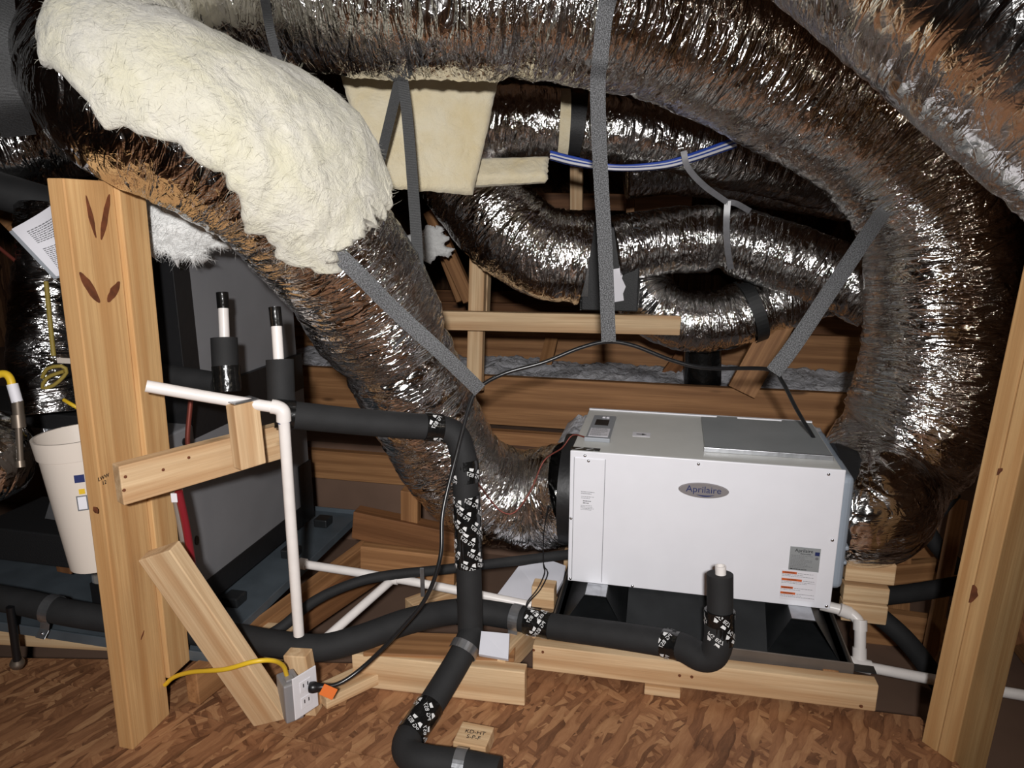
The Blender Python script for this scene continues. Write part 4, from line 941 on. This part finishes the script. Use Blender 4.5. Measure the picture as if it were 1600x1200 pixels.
# ================================================================== AIR HANDLER AT THE LEFT
NC = Vector((-.862, 1.70, 0)); MA = Matrix.Translation(NC) @ Matrix.Rotation(YAW, 4, 'Z')   # near right corner, x along U, y along V
pa = thing('secondary_drip_pan', MA @ Vector((0, 0, .10)), 'wide blue grey drip pan under the grey air handler', 'pan')
boxat('pan_base', MA, (-1.05, -.10, .105), (.13, .80, .112), M_['pan_blue'], .001, parent=pa)
for a, b_ in (((-1.05, -.103, .10), (.13, -.098, .128)), ((.127, -.10, .10), (.132, .80, .128)), ((-1.05, .797, .10), (.13, .802, .128))): boxat('pan_lip', MA, a, b_, M_['pan_blue'], .001, parent=pa)
for a in ((.03, .12), (.04, .42), (.03, .66)): boxat('support_foot', MA, (a[0]-.02, a[1], .112), (a[0]+.03, a[1]+.05, .142), M_['stand'], .004, parent=pa)
ah = thing('air_handler', MA @ Vector((0, 0, .145)), 'dark grey air handler cabinet sealed with black tape behind the left post', 'air handler')
boxat('lower_cabinet', MA, (-.30, 0, .145), (0, .68, .66), M_['cabinet'], .006, parent=ah)
boxat('upper_cabinet', MA, (-.29, .10, .661), (-.012, .67, 1.24), M_['cabinet'], .006, parent=ah)
T_ = M_['mat_tape']
boxat('bottom_tape', MA, (-.303, -.003, .145), (.003, .683, .215), T_, .001, parent=ah)
boxat('far_corner_tape', MA, (-.05, .60, .145), (.0035, .684, .36), T_, .001, parent=ah)
boxat('middle_tape', MA, (-.303, .094, .62), (.002, .676, .74), T_, .001, parent=ah)
boxat('top_tape', MA, (-.303, .097, 1.13), (-.009, .673, 1.245), T_, .001, parent=ah)
boxat('near_corner_tape', MA, (-.10, .096, .74), (-.009, .16, 1.20), T_, .001, parent=ah)
boxat('front_cover', MA, (-.28, -.012, .22), (-.10, .0, .62), M_['cabinet_light'], .003, parent=ah)
boxat('front_strip', MA, (-.085, -.008, .15), (-.045, .002, .66), M_['cabinet_light'], .002, parent=ah)
boxat('grey_cover', MA, (-.28, .088, .80), (-.14, .10, 1.10), M_['cabinet_light'], .004, parent=ah)
for (y, z, ry, rz) in ((.155, .56, .030, .040), (.085, .600, .010, .012), (.055, .625, .008, .010), (.06, .345, .008, .014)):
    bm = bmesh.new(); bmesh.ops.create_cone(bm, cap_ends=True, segments=28, radius1=1, radius2=.96, depth=.004)
    for v in bm.verts: v.co = Vector((v.co.x*ry, v.co.y*rz, v.co.z))
    bmobj('knockout', bm, M_['black_plastic'], MA @ Matrix.Translation((.0005, y, z)) @ Matrix.Rotation(math.pi/2, 4, 'Y') @ Matrix.Rotation(math.pi/2, 4, 'Z'), parent=ah)
for z in (.545, .57, .595, .62): boxat('vent_louvre', MA, (-.16, -.016, z), (-.09, -.008, z+.006), M_['steel'], .001, parent=ah)
tube('refrigerant_line', [P(298, 625, 1.72), P(293, 690, 1.73), P(300, 720, 1.75)], .006, M_['copper'], 12, parent=ah)
sl = thing('sight_tube', P(290, 880, 1.66), 'red lined clear plastic sleeve standing in front of the grey cabinet', 'tube')
tube('clear_sleeve', [P(276, 765, 1.62), P(288, 830, 1.66), P(302, 915, 1.72)], .013, M_['cabinet_light'], 14, parent=sl)
tube('red_core', [P(279, 768, 1.607), P(292, 830, 1.647), P(305, 912, 1.70)], .009, M_['red_lens'], 12, parent=sl)
bm = box_bm(.014, .003, .022, .001); bmobj('tape_flag', bm, M_['paper'], Matrix.Translation(P(272, 778, 1.60)), parent=sl)

# left background: black lines, metal, bucket, gas line, paper
boxat('black_cabinet', frame(P(60, 655, 2.05), U), (-.35, -.05, -.045), (.20, .2, .035), M_['board_black'], .004, label='long black duct edge behind the white bucket', cat='duct')
bk = thing('bucket', PZ(150, 885, .12), 'tall off white plastic bucket half hidden behind the left post', 'bucket')
bc = PZ(150, 885, .14); bc = P(158, 876, 1.73); 
tube('bucket_wall', [(bc, .066), (bc+Z*.28+Vector((-.012, 0, 0)), .084)], .08, M_['bucket'], 36, .02, hollow=.004, parent=bk)
tube('bucket_rim', [(bc+Z*.28+Vector((-.012, 0, 0)), .088), (bc+Z*.325+Vector((-.014, 0, 0)), .092)], .09, M_['bucket'], 36, .02, hollow=.006, parent=bk)

def bucket_label(px, py, sx, sy, mt, off):
    dr = P(px, py, 1)-CAM; best = None
    for k in range(400):                                        # march the sight line to the bucket wall
        q = CAM+dr*(1.5+k*.001); h = (q.z-bc.z)/.28; ctr = bc+Vector((-.012*h, 0, 0)); r = .066+.018*h
        if (q.xy-ctr.xy).length <= r+off: best = (q, ctr); break
    q, ctr = best; nrm = Vector((q.x-ctr.x, q.y-ctr.y, -.0)).normalized()
    bmobj('bucket_label', box_bm(sx, .0012, sy, 0), mt, frame(q, Z.cross(nrm)*-1, Z) @ Matrix.Rotation(0, 4, 'X'), parent=bk)
for a in ((124, 748, .020, .018, M_['blue_ink'], .001), (128, 768, .012, .012, M_['yellow'], .001), (129, 786, .022, .036, M_['grey_ink'], .001), (129, 786, .017, .030, M_['paper'], .0022)): bucket_label(*a)
mts = thing('metal_sheet', P(90, 810, 2.0), 'bent galvanised sheet metal leg beside the white bucket', 'sheet metal')
vs = []
for (x, y) in ((48, 668), (88, 672), (60, 690), (98, 700), (76, 740), (106, 745), (82, 770), (112, 775), (70, 810), (120, 818)): vs.append(P(x, y, 1.98))
vs2 = [v+V*.004 for v in vs]; n = len(vs)
fs = [(2*i, 2*i+1, 2*i+3, 2*i+2) for i in range(4)]+[(n+2*i+2, n+2*i+3, n+2*i+1, n+2*i) for i in range(4)]+[(2*i+2, n+2*i+2, n+2*i, 2*i) for i in range(4)]+[(2*i+1, n+2*i+1, n+2*i+3, 2*i+3) for i in range(4)]
mesh('sheet', vs+vs2, fs, M_['galv'], parent=mts)
tube('seam', [P(68, 670, 1.975), P(85, 735, 1.975), P(101, 816, 1.975)], .003, M_['steel'], 8, parent=mts)
boxat('wrapped_box', frame(P(70, 850, 2.05), U), (-.20, -.03, -.05), (.12, .2, .05), M_['board_black'], .004, label='black wrapped base below the galvanised sheet', cat='box')
lum('upright_stud', P(98, 835, 2.1), P(108, 890, 2.14), .04, .05, 'dull stud below the black wrapped base', 'pine_dark', U)
gl = thing('gas_line', P(28, 720, 1.62), 'yellow gas connector with a steel drip leg beside the film wrapped duct', 'pipe')
tube('yellow_hose', [P(-20, 592, 1.60), P(5, 584, 1.60), P(16, 592, 1.60), P(20, 612, 1.60)], .0085, M_['yellow'], 14, .006, parent=gl)
tube('wrap', [P(19, 600, 1.60), P(27, 628, 1.605)], .0115, M_['paper'], 16, parent=gl)
tube('fitting', [P(27, 626, 1.605), P(29, 648, 1.61)], .012, M_['brass'], 8, parent=gl)
tube('coupling', [P(28, 648, 1.61), P(30, 668, 1.612)], .014, M_['brass'], 12, parent=gl)
tube('drip_leg', [P(29, 668, 1.612), P(32, 725, 1.62)], .007, M_['brass'], 12, parent=gl)
tube('end_cap', [P(31, 720, 1.62), P(32, 730, 1.62)], .0105, M_['brass'], 10, parent=gl)
X, N = quad_sheet(P(18, 358, 1.60), P(92, 312, 1.56), P(140, 420, 1.58), P(88, 432, 1.60), 30, 36, .0, 3, .02, V)
pp = thing('paper_sheet', P(60, 400, 1.6), 'curled printed instruction sheet tucked behind the left post', 'paper')
A = X.reshape(-1, 3); Bk = (X-N*.0006).reshape(-1, 3); q = len(A)
F = grid_faces(30, 36, False); mesh('page', np.vstack([A, Bk]), F+[(d+q, c+q, b2+q, a2+q) for a2, b2, c, d in F], M_['paper'], None, True, parent=pp)
mesh('plastic_sleeve', np.vstack([X.reshape(-1, 3)+np.array(V)*.006+np.array((-.012, 0, -.006))]), F, M_['panel_grey'], None, True, parent=pp)
vs = []; fs = []; rnd = random.Random(5)
for r in range(26):
    v0 = .14+r*.031; u0 = .16; 
    if 8 <= r <= 10: u0 = .45
    x = u0
    while x < .96:
        L = rnd.uniform(.02, .07)
        for (uu, vv) in ((x, v0), (min(x+L, .97), v0), (min(x+L, .97), v0+.013), (x, v0+.013)):
            i = min(uu*29, 28.99); j = min(vv*35, 34.99); a, b_ = int(i), int(j); fu, fv = i-a, j-b_
            p = X[a, b_]*(1-fu)*(1-fv)+X[a+1, b_]*fu*(1-fv)+X[a+1, b_+1]*fu*fv+X[a, b_+1]*(1-fu)*fv
            vs.append(p+N[0, 0]*.0012)
        n = len(vs); fs.append((n-4, n-3, n-2, n-1)); x += L+.012
mesh('printed_lines', vs, fs, M_['grey_ink'], parent=pp)
yc = thing('yellow_string', P(80, 545, 1.86), 'loose yellow plastic cord looped on the film wrapped duct', 'cord')
tube('string', [P(72, 440, 1.88), P(76, 480, 1.88), P(80, 520, 1.88), P(84, 556, 1.88)], .006, M_['yellow_dull'], 8, parent=yc)
tube('loop', [P(66, 590, 1.87), P(74, 576, 1.86), P(96, 572, 1.86), P(104, 582, 1.87), P(84, 602, 1.87), P(66, 606, 1.87), P(74, 590, 1.86), P(100, 580, 1.86)], .005, M_['yellow_dull'], 8, parent=yc)
tube('cord_tail', [P(100, 625, 1.86), P(112, 632, 1.85), P(126, 640, 1.86)], .005, M_['yellow'], 8, parent=yc)
boxat('label_tag', frame(P(105, 563, 1.84), U), (-.03, -.002, -.008), (.02, .002, .006), M_['bucket'], 0, label='small cream tag on the film wrapped duct', cat='tag')
tube('copper_line', [P(-10, 380, 1.9), P(40, 420, 1.9), P(78, 445, 1.92)], .005, M_['copper'], 10, label='thin reddish line reaching down to the film wrapped duct', cat='pipe')
rd = thing('support_rod', P(26, 1040, 1.9), 'black threaded support rod with a round foot at the decking edge', 'rod')
tube('rod', [P(16, 948, 1.84), P(27, 1032, 1.88)], .010, M_['black_plastic'], 14, parent=rd)
tube('foot', [(P(26, 1030, 1.88), .012), (P(27, 1036, 1.885), .018), (P(27, 1042, 1.888), .014)], .015, M_['brass'], 16, .003, parent=rd)

# outlet on its stud
os_ = PZ(478, 1128, 0); ost = lum('outlet_stud', Vector((os_.x-.005, os_.y+.04, 0)), Vector((os_.x-.020, os_.y+.04, .165)), .060, .036, 'short pine stud standing on the decking behind the outlet box', 'pine', V)
ob = thing('outlet_box', P(465, 1090, 1.66), 'grey metal outlet box with a white cover plate screwed to the short stud', 'outlet')
ex = Vector((.80, .55, 0)).normalized(); MO = frame(P(459, 1085, 1.682), ex)       # plate normal is local -y turned to the right
boxat('box_body', MO, (-.030, -.030, -.050), (.012, .030, .050), M_['outlet_box'], .004, parent=ob)
cpn = Vector((.80, -.60, 0))
MC = frame(P(477, 1082, 1.652), Vector((.60, .80, 0)))                             # cover plate, local x along its width
cpl = boxat('cover_plate', MC, (-.033, -.002, -.054), (.033, .0015, .054), M_['outlet_plate'], .0015, parent=ob)
for z in (-.021, .021):
    r_ = boxat('receptacle', MC, (-.015, -.0035, z-.014), (.015, -.0015, z+.014), M_['outlet_plate'], .0015, parent=ob)
    for x in (-.006, .006): boxat('slot', MC, (x-.0012, -.0042, z-.002), (x+.0012, -.003, z+.007), M_['black_plastic'], 0, parent=r_)
boxat('knockout_lug', MO, (-.020, -.02, .050), (.0, .0, .056), M_['outlet_box'], .002, parent=ob)
yw = thing('yellow_cable', P(262, 1062, 1.75), 'yellow electrical cable running from the left post to the outlet box', 'cable')
tube('sheath', [P(258, 1070, 1.72), P(272, 1058, 1.70), P(300, 1050, 1.66), P(350, 1046, 1.60), P(395, 1034, 1.58), P(425, 1032, 1.60), P(442, 1040, 1.64), P(448, 1055, 1.665)], .0052, M_['yellow'], 12, .008, parent=yw)

# blue and white wire bundle above, grey ties
wr = thing('wire_bundle', P(870, 245, 2.1), 'blue and white wires sagging behind the vertical strap', 'wires')
for i, (mt, dy, dd) in enumerate((('blue_wire', 0, 0), ('white_wire', -3, .01), ('blue_wire', 4, .02), ('white_wire', 2, -.012), ('copper', -5, .015), ('blue_wire', -7, .01))):
    tube('wire', [P(860, 244+dy, 2.2+dd), P(900, 254+dy, 2.18+dd), P(960, 263+dy*.6, 2.16+dd), P(1030, 260+dy*.8, 2.16+dd), P(1080, 248+dy, 2.16+dd), P(1150, 224+dy*1.2, 2.2+dd)], .0042, M_[mt], 8, .02, parent=wr)
tie = thing('film_tie', P(1135, 320, 2.3), 'grey twisted film tie holding the plenum duct', 'tie')
ribbon('tie_leg', [P(1068, 236, 2.12), P(1075, 262, 2.14), P(1100, 290, 2.2), P(1136, 316, 2.28)], .018, M_['grey_tie'], .002, parent=tie)
ribbon('tie_leg', [P(1136, 316, 2.28), P(1150, 318, 2.29), P(1172, 330, 2.34)], .018, M_['grey_tie'], .002, parent=tie)
ribbon('tie_tail', [P(1137, 314, 2.28), P(1135, 350, 2.30), P(1137, 390, 2.36), P(1142, 420, 2.44)], .020, M_['grey_tie'], .003, parent=tie)
# gypsum offcuts and thin black control wires
def sheet(name, corners, th, mat, lab):
    q = [Vector(c) for c in corners]; nrm = (q[1]-q[0]).cross(q[2]-q[0]).normalized(); nrm = nrm if nrm.z > 0 else -nrm; n = len(q)
    return mesh(name, q+[c-nrm*th for c in q], [tuple(range(n)), tuple(range(n, 2*n))[::-1]]+[(i, n+i, n+(i+1) % n, (i+1) % n) for i in range(n)], mat, label=lab, cat='gypsum')
sheet('gypsum_offcut', [P(776, 930, 2.06), P(810, 885, 2.17), P(862, 876, 2.19), P(884, 884, 2.17), P(880, 905, 2.12), P(858, 945, 2.04), P(820, 940, 2.04)], .012, M_['drywall_white'], 'white gypsum offcut lying left of the white unit')
sheet('gypsum_offcut', [P(752, 986, 1.80), P(796, 990, 1.79), P(794, 1030, 1.745), P(748, 1022, 1.755)], .012, M_['drywall_white'], 'small square of white gypsum beside the round floor pipe clamp')
cw = thing('control_wire', mb(.03, .10, BH), 'thin brown control wire from the top controls along the left duct', 'wire')
tube('wire', [mb(.03, .11, BH+.004), mb(-.01, .12, BH+.006), P(878, 700, 2.02), P(850, 720, 2.0), P(830, 765, 2.0), P(805, 800, 2.0), P(785, 800, 2.0), P(765, 780, 2.0), P(745, 752, 1.9)], .0022, M_['copper'], 8, .015, parent=cw)
bw = thing('control_wire', P(850, 880, 2.05), 'pair of thin black wires dropping past the left duct collar', 'wire')
for k_ in (0, 5): tube('wire', [P(858-k_*.3, 790, 2.03), P(850, 830, 2.05), P(849, 880, 2.05), P(851+k_, 895, 2.02), P(840+k_, 920, 1.98), P(824+k_*.6, 940, 1.93), P(822, 950, 1.91)], .0018, M_['cord'], 6, .015, parent=bw)

# offcut block lying on the decking
fb_ = PZ(738, 1182, 0); ob_ = lum('offcut_block', Vector((fb_.x-.035, fb_.y+.035, .0195)), Vector((fb_.x+.04, fb_.y+.015, .0195)), .07, .038, 'stamped pine offcut lying on the decking beside the floor pipe', 'pine')
lettering('grade_stamp', 'KD-HT\nS-P-F', .016, frame(Vector((fb_.x+.004, fb_.y+.022, .0392)), Vector((1, -.22, 0)), Z), M_['black_ink'], parent=ob_)
